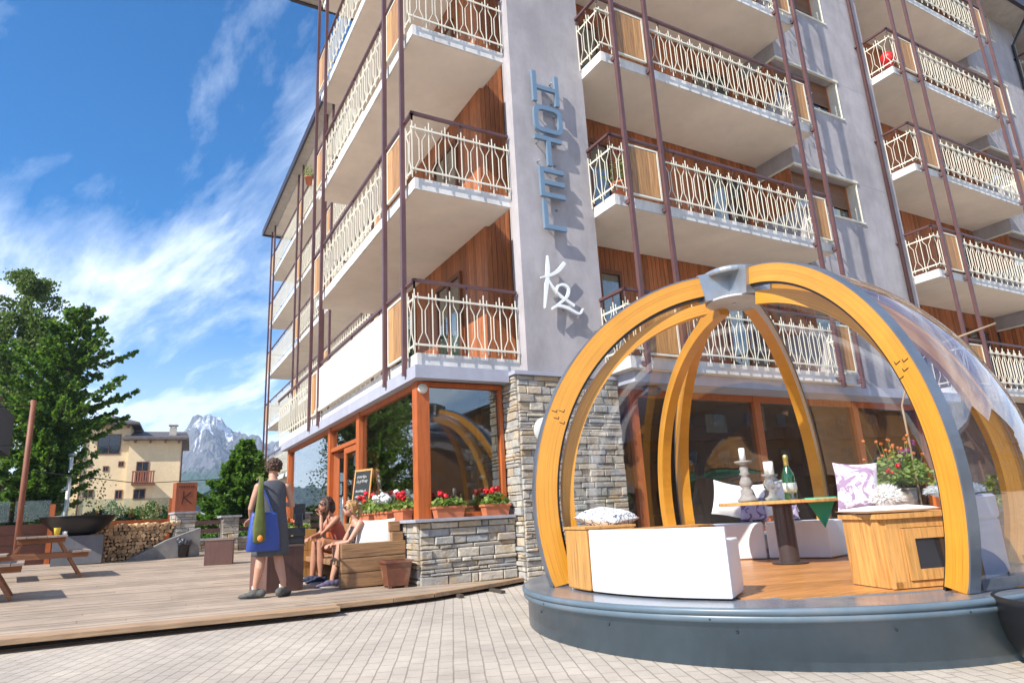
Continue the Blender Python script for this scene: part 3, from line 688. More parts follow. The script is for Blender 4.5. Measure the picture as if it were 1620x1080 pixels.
g = MB(); arcbox(g,1.44,1.96,65,100,FZ+.3,.95); local(t,g).build('pine_seat', BOXW, t)
t = thing('curved_bench', 'white curved bench with high back beside the right edge of the dome', 'bench', (DC.x,DC.y,FZ))
g = MB(); arcbox(g,1.40,1.92,268,320,FZ,.96); arcbox(g,1.80,1.93,268,320,.962,1.16); o = local(t,g).build('white_body', WPLAST, t); b = o.modifiers.new('b','BEVEL'); b.width=.02; b.limit_method='ANGLE'
FUR = pm('white_fur', (.80,.78,.75), 1.0, var=.05)
def fur(name, c, rx, ry, rz, n, seed, mat=FUR, ln=.05, label='', cat='', group=None, flat=.35, rot=0):
    g = MB(); r_ = random.Random(seed); g.ell((0,0,0),(rx,ry,rz),sub=3)
    for i in range(n):
        a = r_.uniform(0,6.283); u = r_.uniform(-.1,1); q_ = math.sqrt(1-u*u) if abs(u)<1 else 0
        nn = Vector((math.cos(a)*q_,math.sin(a)*q_,u)); p = Vector((nn.x*rx,nn.y*ry,nn.z*rz))
        d_ = (nn+Vector((r_.uniform(-.9,.9),r_.uniform(-.9,.9),r_.uniform(-.4,.4)))).normalized()*ln*r_.uniform(.5,1.2)
        s_ = nn.cross(d_).normalized()*.004; g.add([p-s_,p+s_,p+d_],[(0,1,2)])
    o = g.build(name, mat); o.location = c; o.rotation_euler = (0,0,rot); return tag(o,label,cat,group)
def cushion(name, mat, c, sx, sy, th, rot=(0,0,0), label='', cat='cushion', n=14, group=None):
    g = MB(); vs = []; 
    for side in (1,-1):
        for j in range(n+1):
            for i in range(n+1):
                u, v = i/n*2-1, j/n*2-1; e = (1-abs(u)**3.2)*(1-abs(v)**3.2); pin = 1-.07*(abs(u)**2*(1-abs(v)**2))*0 
                k = 1-.08*(1-u*u)*abs(v)-.0; k2 = 1-.08*(1-v*v)*abs(u)
                wr = .012*noise.noise(Vector((u*2.3+c[0],v*2.3,side)))
                vs.append((u*sx/2*k2, v*sy/2*k, side*(th/2*max(e,0)**.55+wr*e)))
    m = (n+1)**2; fs = [(j*(n+1)+i,j*(n+1)+i+1,(j+1)*(n+1)+i+1,(j+1)*(n+1)+i) for j in range(n) for i in range(n)]
    fs2 = [tuple(m+x for x in f[::-1]) for f in fs]; g.add(vs,fs+fs2,True)
    o = g.build(name, mat); o.location = c; o.rotation_euler = rot; return tag(o,label,cat,group)
def pattern_fab(name, base, ink, scale, thr, kind='noise'):
    m = bpy.data.materials.new(name); m.use_nodes = True; t = m.node_tree; b = t.nodes['Principled BSDF']; b.inputs['Roughness'].default_value = .9
    co = t.nodes.new('ShaderNodeTexCoord').outputs['Object']
    if kind == 'noise': f = noise_n(t, co, scale, 3, .6, 1.5)
    else:
        v = t.nodes.new('ShaderNodeTexVoronoi'); v.feature = 'DISTANCE_TO_EDGE'; v.inputs['Scale'].default_value = scale; t.links.new(co, v.inputs['Vector']); f = mth(t,'SUBTRACT',1.0,mth(t,'MULTIPLY',v.outputs['Distance'],3.0))
    t.links.new(mixc(t, ramp(t, f, [(thr-.02,(0,0,0)),(thr+.02,(1,1,1))]), base, ink), b.inputs['Base Color']); return m
cushion('pillow', pattern_fab('ink_pattern_fabric',(.78,.78,.76),(.10,.12,.16),16,.86,'vor'), (.42,-3.78,1.12), .46,.46,.17, (R(8),R(-4),R(20)), 'white pillow with small dark pattern lying flat on the pine box by the left arch')
# table and what stands on it
TC = (2.78,-3.86)
t = thing('round_table', 'oval pine table top on one brown steel pedestal in the dome', 'table', (TC[0],TC[1],FZ))
g = MB(); g.loft([(0,0,.625,.66,.52,R(-30)),(0,0,.63,.68,.54,R(-30)),(0,0,.655,.68,.54,R(-30)),(0,0,.66,.67,.53,R(-30))],False,48); g.build('tabletop', BOXW, t)
g = MB(); g.lathe([(.19,0),(.19,.012),(.105,.014),(.105,.60),(.16,.605),(.16,.624)],(0,0,0),32,False); g.build('pedestal', pm('brown_pedestal_steel', (.10,.08,.078), .3, metal=.5), t)
TZ = FZ+.66
def lat(name, prof, mat, loc, label, cat, n=20, parent=None, group=None):
    g = MB(); g.lathe(prof,(0,0,0),n); o = g.build(name, mat, parent); o.location = loc
    if parent is None: tag(o,label,cat,group)
    return o
GREYW = pm('grey_turned_wood', (.26,.24,.22), .75, var=.2, vs=20, bump=.2)
WAX = pm('white_wax', (.83,.81,.76), .45)
def candlestick(x, y, s, label, mat, prof):
    t = thing('candlestick', label, 'candlestick', (x,y,TZ)); lat('stick', [(r*s,z*s) for r,z in prof], mat, (0,0,0), '', '', parent=t)
    h = prof[-1][1]*s; lat('candle', [(.0,h),(.034,h+.001),(.034,h+.135),(.028,h+.14),(0,h+.136)], WAX, (0,0,0), '', '', parent=t)
    g = MB(); g.tube([(0,0,h+.13),(0,0,h+.155)],.0025,5); g.build('wick', BLACK, t); return t
P1 = [(.0,0),(.075,.002),(.078,.02),(.06,.035),(.045,.06),(.05,.09),(.03,.105),(.045,.12),(.05,.15),(.038,.175),(.026,.20),(.045,.215),(.03,.23),(.035,.26),(.028,.285),(.065,.30),(.068,.315),(.04,.318)]
candlestick(2.42,-3.72,1.42,'tall grey turned candlestick with white candle on the dome table',GREYW,P1)
CRY = glass_mat('cut_glass', (.85,.9,.92), .02, 1.6, .12, bump=.6, bs=30)
P2 = [(.0,0),(.06,.002),(.06,.012),(.02,.03),(.018,.06),(.05,.09),(.062,.13),(.055,.17),(.03,.19),(.05,.205),(.052,.215),(.03,.218)]
candlestick(2.86,-3.66,1.2,'shorter carved grey candlestick with white candle behind the green bottle',GREYW,[(r*1.1,z*1.05) for r,z in P1[:12]]+[(.06,.25),(.03,.252)])
candlestick(2.60,-3.93,1.3,'cut glass candle holder with white candle just left of the green bottle',CRY,P2)
t = thing('goblet', 'cut glass goblet in front of the candles on the dome table', 'goblet', (2.66,-4.12,TZ)); lat('bowl',[(.0,0),(.045,.002),(.045,.01),(.012,.02),(.012,.06),(.045,.08),(.06,.12),(.055,.18),(.05,.18),(.054,.12),(.04,.088),(0,.08)],CRY,(0,0,0),'','',parent=t)
t = thing('champagne_bottle', 'green champagne bottle with gold foil neck and cream label on the table', 'bottle', (2.73,-4.04,TZ))
lat('bottle',[(.0,0),(.043,.002),(.045,.02),(.045,.16),(.040,.19),(.022,.225),(.016,.25),(.015,.26)],pm('green_bottle_glass',(.012,.07,.018),.06,spec=.8,coat=.6),(0,0,0),'','',parent=t)
lat('foil',[(.0175,.235),(.017,.26),(.0165,.29),(.019,.295),(.019,.315),(.012,.325),(0,.327)],pm('gold_foil',(.62,.45,.12),.3,metal=.8,bump=.3,bs=90),(0,0,0),'','',parent=t)
lat('label',[(.0458,.055),(.0458,.12)],pm('cream_label',(.72,.68,.55),.6),(0,0,0),'','',parent=t)
lat('neck_label',[(.0303,.208),(.026,.216)],MATS['cream_label'],(0,0,0),'','',parent=t)
t.scale = (1.5,1.5,1.5)
# green napkin hanging over the edge
g = MB(); nn = 12
e0 = Vector((3.13,-4.22,TZ+.006)); 
pts = []
E_ = Vector((.80,-.5,0)).normalized(); Fn = Vector((-.5,-.80,0)).normalized()
for j in range(nn+1):
    for i in range(nn+1):
        u, v = i/nn-.5, j/nn; half = .23*(1-v); p = Vector((3.06,-4.13,TZ+.010))+E_*(u*2*half)+Fn*(min(v,.25)*.22)
        p.z -= max(0,v-.25)*.42; p += Fn*(.012*math.sin(u*9+v*5)*v); pts.append(p)
g.add(pts,[(j*(nn+1)+i,j*(nn+1)+i+1,(j+1)*(nn+1)+i+1,(j+1)*(nn+1)+i) for j in range(nn) for i in range(nn)],True)
o = g.build('napkin', pm('green_cloth',(.04,.36,.22),.8,var=.08,bump=.2,bs=300)); tag(o,'green cloth napkin hanging over the front edge of the dome table','napkin'); m_ = o.modifiers.new('s','SOLIDIFY'); m_.thickness=.003
g = MB(); g.loft([(0,0,0,.30,.10,R(-30)),(0,0,.003,.30,.10,R(-30))],False,4); o = g.build('table_mat', MATS['green_cloth']); o.location = (2.72,-3.95,TZ+.001); tag(o,'green runner lying under the candles on the dome table','table mat')
# cushions on the back bench
cushion('pillow', FABW, (3.10,-2.86,1.22), .50,.46,.16, (R(70),R(14),R(-35)), 'plain white pillow leaning behind the tall candlestick')
cushion('pillow', FABW, (3.52,-3.16,1.22), .46,.44,.15, (R(72),R(-8),R(-40)), 'plain white pillow leaning upright right of the green bottle')
PURP = pattern_fab('purple_grey_fabric',(.42,.36,.46),(.14,.10,.22),6,.52)
cushion('pillow', PURP, (3.22,-3.05,1.10), .34,.30,.14, (R(70),0,R(-35)), 'small purple grey pillow in front of the left white pillow')
cushion('pillow', PURP, (3.52,-3.32,1.06), .26,.22,.12, (R(70),0,R(-45)), 'small purple grey pillow beside the champagne bottle')
# pine cabinet with a window
def cabinet(label, loc, rz, L=.46, W=.75, h=.50, d=1):
    t = thing('pine_cabinet', label, 'cabinet', loc, rz)
    g = MB(); g.box((0.02,0,.0),(L,.035,h)); 
    k = 4
    for i in range(k): g.box((-.0,.035+i*(W-.035)/k,0),(.02,.035+(i+1)*(W-.035)/k-.002,h))
    g.build('side_panel', BOXW, t)
    f = MB(); f.box((0.021,-.02,.0),(L+.3,0,.045)); f.box((.021,-.02,h-.07),(L+.3,0,h)); f.box((0,-.02,.0),(.10,0.0,.045)); f.box((0,-.02,.045),(.14,0,h-.07)); f.box((L+.2,-.02,.045),(L+.3,0,h-.07)); f.build('front_frame', BOXW, t)
    f = MB(); a0, a1, b0, b1 = .145, L+.195, .05, h-.075
    f.box((a0,-.032,b0),(a0+.09,-.008,b1)); f.box((a1-.09,-.032,b0),(a1,-.008,b1)); f.box((a0+.09,-.032,b0),(a1-.09,-.008,b0+.075)); f.box((a0+.09,-.032,b1-.075),(a1-.09,-.008,b1)); dr = f.build('door', BOXW, t)
    f = MB(); f.box((a0+.09,-.02,b0+.075),(a1-.09,-.014,b1-.075)); f.build('pane', pm('dark_cabinet_glass',(.02,.022,.028),.08,spec=.9), dr)
    f = MB(); f.box((-.02,-.045,h),(L+.32,W+.02,h+.035)); f.build('top_board', BOXW, t); return t
cabinet('pine cabinet with a dark window at the front right arch of the dome', (1.35,-5.90,FZ), R(-19), .48,.44,.49)
cabinet('pine cabinet with dark window half hidden behind the table at the dome back', (3.55,-4.35,FZ), R(-58), .10,.40,.42)
o = cushion('seat_pad', FABW, (1.64,-5.78,1.082), .62,.42,.06, (0,0,R(-27)), 'thin white seat pad on the pine cabinet at the dome front')
cushion('pillow', pattern_fab('purple_print_fabric',(.58,.53,.58),(.30,.20,.30),6,.50), (2.10,-5.26,1.27), .36,.46,.12, (R(72),R(4),R(-50)), 'white pillow with purple print leaning by the bouquet')
fur('fur_cushion',(2.12,-5.50,1.15),.12,.10,.10,1500,3,label='fluffy white fur cushion on the pine cabinet beside the printed pillow',cat='cushion')
fur('fur_rug',(2.95,-5.62,1.19),.34,.20,.055,2500,4,mat=pm('grey_fur',(.50,.54,.55),1.,var=.2,vs=8),label='grey white fur rug over the high back of the right bench',cat='rug',rot=R(20))
for i,(x,y,z,s) in enumerate(((3.55,-4.62,1.10,.17),(3.42,-4.70,1.125,.14))):
    g = MB(); g.box((-s,-s*.7,0),(s,s*.7,.022),.003); o = g.build('book', [WPLAST,pm('brown_cover',(.12,.07,.05),.5)][i]); o.location=(x,y,z-.12); o.rotation_euler=(0,0,R(-30+20*i)); tag(o,['white covered book lying under a brown one behind the table','brown covered book on the white one behind the table'][i],'book')
g = MB(); g.tube([(.62,-3.55,FZ-.01),(.62,-3.55,FZ+.12)],.05,12); g.tube([(.62,-3.55,FZ+.11),(.62,-3.55,FZ+.17)],.02,8); 
# small lantern by the left arch foot
g = MB(); g.lathe([(.0,0),(.035,.002),(.035,.012),(.028,.014),(.03,.10),(.02,.13),(.022,.15),(.008,.165),(0,.166)],(0,0,0),10); o = g.build('lantern', STEEL); o.location=(.10,-3.62,FZ-.012); tag(o,'small metal lantern at the foot of the left timber arch','lantern')
# black bowl in front of the base on the right
t = thing('black_bowl', 'big black steel bowl in the right corner in front of the dome base', 'bowl', (1.75,-6.93,.10))
lat('bowl',[(.28,-.04),(.36,.0),(.43,.06),(.475,.14),(.50,.25),(.512,.38),(.52,.42),(.50,.425),(.49,.39),(0,.385)],BLACK,(0,0,0),'','',n=48,parent=t)
# thin curved rod behind dome
g = MB(); g.tube([(5.9,-3.6,.2),(5.9,-3.6,2.4),(6.0,-3.75,2.9),(6.3,-4.1,3.22),(6.8,-4.6,3.42)],.016,6); tag(g.build('curved_rod', pm('pale_cane',(.36,.25,.16),.5)),'thin curved brown rod rising behind the dome on the right','rod')
# ================================================================== SIGNS
t = thing('hotel_sign', 'upright blue letters spelling HOTEL on the lilac pillar', 'sign', (2.4,-.23,7.4))
ST = .085
def letter(ch, x0, x1, z0, z1):
    g = MB(); y0, y1 = -.15, -.09
    bx = lambda a,b,c,d: g.box((a-2.4,y0,c-7.4),(b-2.4,y1,d-7.4),.004)
    if ch == 'H': bx(x0,x0+ST,z0,z1); bx(x1-ST,x1,z0,z1); bx(x0+ST,x1-ST,(z0+z1)/2-.04,(z0+z1)/2+.04)
    elif ch == 'T': bx(x0,x1,z1-ST,z1); bx((x0+x1)/2-.045,(x0+x1)/2+.045,z0,z1-ST)
    elif ch == 'E': bx(x0,x0+ST,z0,z1); [bx(x0+ST,x1,a,a+ST) for a in (z0,(z0+z1)/2-ST/2,z1-ST)]
    elif ch == 'L': bx(x0,x0+ST,z0,z1); bx(x0+ST,x1,z0,z0+ST)
    else:
        n = 32; cx, cz = (x0+x1)/2-2.4, (z0+z1)/2-7.4; rx, rz = (x1-x0)/2, (z1-z0)/2; vs = []
        for i in range(n):
            a = 2*math.pi*i/n; p = .45; cs = math.copysign(abs(math.cos(a))**p, math.cos(a)); sn = math.copysign(abs(math.sin(a))**p, math.sin(a))
            for y in (y0,y1):
                for q_ in (1, 0): vs.append((cx+cs*(rx-(ST if not q_ else 0)), y, cz+sn*(rz-(ST if not q_ else 0))))
        g.add(vs,[(i*4+a,i*4+b_,((i+1)%n)*4+b_,((i+1)%n)*4+a) for i in range(n) for a,b_ in ((0,1),(1,3),(3,2),(2,0))])
    o = g.build('letter', SIGNB, t)
    g = MB()
    for x in (x0+.1,x1-.1):
        for z in (z0+.1,z1-.1): g.tube([(x-2.4,-.09,z-7.4),(x-2.4,.0,z-7.4)],.012,6)
    g.build('pin', STEEL, o)
letter('H',2.13,2.69,8.30,8.92); letter('O',2.12,2.72,7.70,8.24); letter('T',2.11,2.67,7.05,7.62); letter('E',2.16,2.67,6.44,7.00); letter('L',2.19,2.64,5.84,6.38)
t = thing('logo_sign', 'white brushstroke letters K2 on the lilac pillar under the blue letters', 'sign', (2.45,-.23,4.85))
def stroke(g, pts, ws, y0=-.14, y1=-.10, n=10):
    P = []
    for i in range(len(pts)-1):
        p0 = pts[max(i-1,0)]; p1 = pts[i]; p2 = pts[i+1]; p3 = pts[min(i+2,len(pts)-1)]
        for k in range(n):
            u = k/n; f = lambda a,b,c,d: .5*((2*b)+(-a+c)*u+(2*a-5*b+4*c-d)*u*u+(-a+3*b-3*c+d)*u**3)
            P.append((f(p0[0],p1[0],p2[0],p3[0]), f(p0[1],p1[1],p2[1],p3[1]), ws[i]+(ws[i+1]-ws[i])*u))
    P.append((*pts[-1], ws[-1])); vs = []
    for i,(x,z,w_) in enumerate(P):
        a, b_ = P[max(i-1,0)], P[min(i+1,len(P)-1)]; dx, dz = b_[0]-a[0], b_[1]-a[1]; L = math.hypot(dx,dz) or 1; nx, nz = -dz/L*w_/2, dx/L*w_/2
        vs += [(x+nx,y0,z+nz),(x-nx,y0,z-nz),(x-nx,y1,z-nz),(x+nx,y1,z+nz)]
    m = len(P); g.add(vs,[(i*4+k,i*4+(k+1)%4,(i+1)*4+(k+1)%4,(i+1)*4+k) for i in range(m-1) for k in range(4)]+[(3,2,1,0),((m-1)*4,(m-1)*4+1,(m-1)*4+2,(m-1)*4+3)])
def kz(px, py):   # the brushed mark, measured on the wall in metres
    return ((px-178)/205*.78, (547-py)/305*.98)
g = MB(); stroke(g,[kz(115,393),kz(112,470),kz(100,560),kz(84,682)],[.02,.07,.065,.015]); stroke(g,[kz(203,418),kz(165,468),kz(120,500),kz(72,520)],[.06,.065,.05,.02],-.142,-.102); stroke(g,[kz(98,508),kz(150,590),kz(238,652)],[.04,.045,.05],-.144,-.104); g.build('letter', SIGNW, t)
g = MB(); stroke(g,[kz(146,596),kz(158,556),kz(188,542),kz(212,562),kz(203,604),kz(165,644),kz(118,684)],[.02,.04,.045,.05,.045,.04,.03],-.146,-.106); stroke(g,[kz(119,682),kz(150,662),kz(200,668),kz(258,692),kz(283,662)],[.03,.045,.055,.04,.015],-.148,-.108); g.build('numeral', SIGNW, t)
g = MB()
for p in (kz(110,500),kz(170,462),kz(206,590),kz(200,668)): g.tube([(p[0],-.10,p[1]),(p[0],0,p[1])],.01,6)
g.build('pin', STEEL, t)
# round lamp, vent and speaker
g = MB(); g.lathe([(.0,0),(.10,.01),(.19,.05),(.21,.08),(.21,.10),(0,.11)],(0,0,0),28); o = g.build('wall_lamp', pm('pale_lamp_shell',(.50,.50,.47),.5)); o.location = (1.98,-.40,2.42); o.rotation_euler = (R(-90),0,0); tag(o,'round pale wall lamp on the stone pillar behind the left arch','lamp')
g = MB(); g.tube([(.125,.14,3.08),(.125,.10,3.08)],.075,24); tag(g.build('round_plate', pm('cream_plate',(.66,.62,.54),.5)),'round cream plate on top of the orange corner post','plate')
g = MB(); g.lathe([(.0,0),(.12,.005),(.16,.04),(.16,.10),(.10,.14),(0,.145)],(0,0,0),20); o = g.build('outdoor_speaker', pm('dark_blue_speaker',(.05,.08,.13),.4)); o.location = (4.12,-.42,3.04); tag(o,'small dark blue speaker hanging under the fascia behind the dome','speaker')
# ================================================================== PEOPLE
SKIN = pm('skin', (.50,.26,.17), .5, var=.05, vs=10); SKIN2 = pm('tanned_skin', (.40,.185,.11), .5, var=.05, vs=10)
def finish(o, vox=.0065, sm=3):
    m = o.modifiers.new('r','REMESH'); m.mode = 'VOXEL'; m.voxel_size = vox; m.use_smooth_shade = True
    m = o.modifiers.new('s','SMOOTH'); m.factor = .5; m.iterations = sm
def head(g, c, M, s=1.0):
    """face looks along +y of M"""
    T = lambda p: Vector(c)+M@(Vector(p)*s)
    g.ell(T((0,-.01,.02)),(.074*s,.092*s,.098*s),M,3); g.ell(T((0,.022,-.045)),(.056*s,.066*s,.066*s),M,3)
    g.ell(T((0,.058,-.085)),(.026*s,.022*s,.020*s),M,2)
    g.tube([T((0,.078,.018)),T((0,.096,-.018)),T((0,.104,-.030))],[.009*s,.012*s,.013*s],8); g.ell(T((0,.088,-.036)),(.018*s,.012*s,.010*s),M,2)
    for x in (-1,1):
        g.ell(T((x*.076,-.005,-.008)),(.009*s,.019*s,.03*s),M,2); g.ell(T((x*.034,.070,-.018)),(.022*s,.014*s,.018*s),M,2); g.ell(T((x*.03,.080,.034)),(.026*s,.010*s,.008*s),M,2)
    g.ell(T((0,.086,-.060)),(.024*s,.010*s,.009*s),M,2)
def hand(g, p, M, s=1.0, curl=.5, side=1):
    """wrist at p; fingers along +y of M, palm faces -z, thumb on the side*x side"""
    T = lambda q_: Vector(p)+M@(Vector(q_)*s)
    g.ell(T((0,.045,0)),(.038*s,.052*s,.015*s),M,2)
    for i,(x,L) in enumerate(((-.029,.058),(-.010,.070),(.010,.074),(.029,.066))):
        x *= -side; a = 0; q_ = Vector((x,.085,0)); pts = [T((x,.06,0)),T(q_)]
        for k,f in enumerate((.45,.32,.25)):
            a -= curl*(.5+.25*k)+.06*i; q_ = q_+Vector((x*.05,math.cos(a),math.sin(a)))*L*f; pts.append(T(q_))
        g.tube(pts,[.0095*s,.0095*s,.0088*s,.008*s,.0065*s],8)
    g.tube([T((side*.022,.02,-.004)),T((side*.045,.045,-.012)),T((side*.052,.072,-.022)),T((side*.048,.092,-.03))],[.013*s,.0115*s,.010*s,.008*s],8)
def shoe(g, c, ang, L=.27, h=.075, w_=.095, top=None):
    d_ = Vector((-math.sin(ang),math.cos(ang),0)); c = Vector(c)
    R3 = Matrix.Rotation(ang,3,'Z'); prof = [(-.30,.062,.095),(-.1,.058,.10),(.15,.05,.085),(.42,.048,.055),(.62,.04,.04)]
    for y,rx,hh in prof: g.ell(c+R3@Vector((0,y*L,hh/2)),(rx*w_/.1,.065,hh/2+.008),R3,2)
def sole(g, c, ang, L=.27, w_=.10):
    R3 = Matrix.Rotation(ang,3,'Z'); pts = []
    for k in range(20):
        a = 2*math.pi*k/20; v = R3@Vector((math.cos(a)*w_*.5,math.sin(a)*L*.5+.02,0)); pts.append((c[0]+v.x,c[1]+v.y))
    g.prism(pts,c[2],c[2]+.022)
# --- standing woman
PX, PY = -1.94, .30
wz = deckz(PX,PY)
t = thing('person', 'standing person seen from behind in a grey sleeveless dress with two shoulder bags', 'person', (PX,PY,wz), R(8))
g = MB()
LF, RF = (-.16,.02,.10), (.15,-.08,.10)
for s_, F in ((-1,LF),(1,RF)):
    g.tube([(s_*.085,0,.92),(s_*.10,0,.72),(s_*.105,.01,.52),((s_*.105+F[0])/2,-.02,.36),(F[0],F[1]-.02,.18),(F[0],F[1],.06)],[.095,.080,.058,.060,.040,.036],14)
g.loft([(0,0,.88,.15,.11),(0,0,.98,.165,.12),(0,0,1.12,.13,.10),(0,0,1.28,.15,.11),(0,-.01,1.38,.155,.09),(0,-.01,1.43,.11,.07),(0,-.005,1.47,.055,.055),(0,.01,1.54,.05,.052)],n=20)
SH, EL, WR = (-.185,-.01,1.37), (-.255,.03,1.10), (-.20,.20,.98)
g.tube([SH,(-.225,0,1.24),EL,((EL[0]+WR[0])/2,.11,1.04),WR],[.052,.044,.037,.034,.025],12); g.ell(SH,(.055,.055,.055))
SH2, EL2, WR2 = (.185,-.01,1.37), (.27,.0,1.12), (.20,.22,1.16)
g.tube([SH2,(.235,0,1.25),EL2,(.24,.11,1.14),WR2],[.052,.044,.038,.034,.025],12); g.ell(SH2,(.055,.055,.055))
hand(g,WR,Matrix.Rotation(R(20),3,'Z')@Matrix.Rotation(R(-30),3,'X'),side=1); hand(g,WR2,Matrix.Rotation(R(25),3,'Z')@Matrix.Rotation(R(20),3,'X'),side=-1)
HM_ = Matrix.Rotation(R(-18),3,'Z')@Matrix.Rotation(R(-12),3,'X'); head(g,(.015,.035,1.60),HM_,1.03)
o = g.build('body', SKIN, t); finish(o)
def curls(c, r, n, seed, back=True, sz=.02, M=None, rng=((-1,1),(-1,.55),(-.4,1))):
    g = MB(); r_ = random.Random(seed); g.ell(c,(r[0],r[1],r[2]),M,3); i = 0
    while i < n:
        v = Vector((r_.gauss(0,1),r_.gauss(0,1),r_.gauss(0,1))).normalized()
        if v.y > rng[1][1] or v.z < rng[2][0]: continue
        q_ = Vector((v.x*r[0],v.y*r[1],v.z*r[2])); q_ = M@q_ if M else q_
        k = r_.uniform(.6,1.2)*sz; g.ell(Vector(c)+q_*1.01,(k,k,k*.8),sub=1); i += 1
    return g
g = curls((.012,.012,1.645),(.094,.098,.098),200,2,sz=.021,M=HM_,rng=((-1,1),(-1,.72),(-.75,1))); g.build('hair', pm('brown_hair',(.085,.045,.028),.7,var=.3,vs=30,bump=.5,bs=90), t)
g = MB(); g.loft([(0,.0,.50,.225,.165),(0,0,.505,.235,.175),(0,0,.72,.222,.165),(0,0,.94,.205,.150),(0,0,1.13,.172,.130),(0,0,1.28,.185,.130),(0,-.008,1.36,.178,.112),(0,-.012,1.425,.150,.085),(0,-.01,1.452,.085,.068),(0,-.01,1.455,.07,.06)],n=36)
vs2 = []
for v in g.v:
    a = math.atan2(v[1],v[0]); k = max(0,(1.1-v[2]))/.6; f_ = 1+.075*k*math.sin(a*7+v[2]*3)+.012*math.sin(a*13+v[2]*9); vs2.append((v[0]*f_,v[1]*f_,v[2]))
g.v = vs2; o = g.build('dress', pm('grey_jersey',(.085,.09,.105),.9,var=.12,vs=40,bump=.5,bs=260), t); m_ = o.modifiers.new('s','SUBSURF'); m_.levels = m_.render_levels = 1
for F,an in ((LF,R(62)),(RF,R(-48))):
    g = MB(); g.tube([(F[0],F[1],.085),(F[0],F[1],.15)],[.043,.042],14); g.build('sock', pm('white_sock',(.7,.7,.68),.9,bump=.4,bs=200), t)
    g = MB(); shoe(g,(F[0],F[1],.012),an,.235,w_=.085); g.tube([(F[0],F[1],.05),(F[0],F[1],.115)],[.052,.05],14); o = g.build('boot', pm('grey_suede_boot',(.10,.10,.09),.85,var=.25,vs=20,bump=.4), t); finish(o,.007,2)
    g = MB(); sole(g,(F[0]+math.sin(-an)*.03,F[1]+math.cos(an)*.03,.0),an,.265,.10); g.build('sole', BLACK, o)
# bags on her shoulder
def hang_bag(name, mat, prof, loc, rz, label, strap, straps=2):
    t = thing(name, label, 'bag', loc, rz); g = MB(); n = 24; vs = []
    for (z,w_,d_) in prof:
        for k in range(n):
            a = 2*math.pi*k/n; p = .6; x = math.copysign(abs(math.cos(a))**p,math.cos(a))*w_; y = math.copysign(abs(math.sin(a))**p,math.sin(a))*d_
            f_ = 1+.10*math.sin(x*40+z*6)*min(1,abs(y)/.03); vs.append((x,y*f_,z+.006*math.sin(x*30)))
    m = len(prof); g.add(vs,[(i*n+k,i*n+(k+1)%n,(i+1)*n+(k+1)%n,(i+1)*n+k) for i in range(m-1) for k in range(n)]+[tuple(range(n-1,-1,-1)),tuple(range((m-1)*n,m*n))],True)
    g.build('bag_body', mat, t); g = MB()
    for s_ in strap: 
        for p0,p1 in zip(s_,s_[1:]): g.beam(p0,p1,.028,.006,(1,0,0))
    g.build('strap', mat, t); return t
hang_bag('tote_bag', pm('blue_woven_plastic',(.03,.075,.33),.4,var=.15,vs=3,bump=.4,bs=60), [(0,.20,.07),(.02,.215,.085),(.22,.20,.075),(.42,.175,.05),(.47,.165,.045)], (PX-.12,PY-.20,wz+.57), R(20), 'large shiny blue tote bag hanging low on the left of the grey dress', [[(-.10,-.02,.45),(-.06,.0,.64),(-.05,.08,.87)],[(.10,-.02,.45),(.04,.0,.64),(-.04,.10,.87)]])
hang_bag('shoulder_bag', pm('olive_cloth',(.12,.14,.03),.85,var=.2,vs=6,bump=.5,bs=120), [(0,.05,.035),(.02,.075,.05),(.18,.08,.05),(.38,.055,.035),(.60,.035,.022),(.80,.028,.018)], (PX-.19,PY-.30,wz+.68), R(10), 'narrow olive green cloth bag in front of the blue tote bag', [[(0,0,.79),(.01,.10,.81),(.01,.22,.78)]])
g = MB(); g.ell((0,0,0),(.035,.03,.04)); o = g.build('orange_tag', pm('orange_cloth',(.75,.22,.03),.7)); o.location=(PX-.185,PY-.365,wz+.73); tag(o,'small orange tassel at the bottom of the olive green bag','tassel')
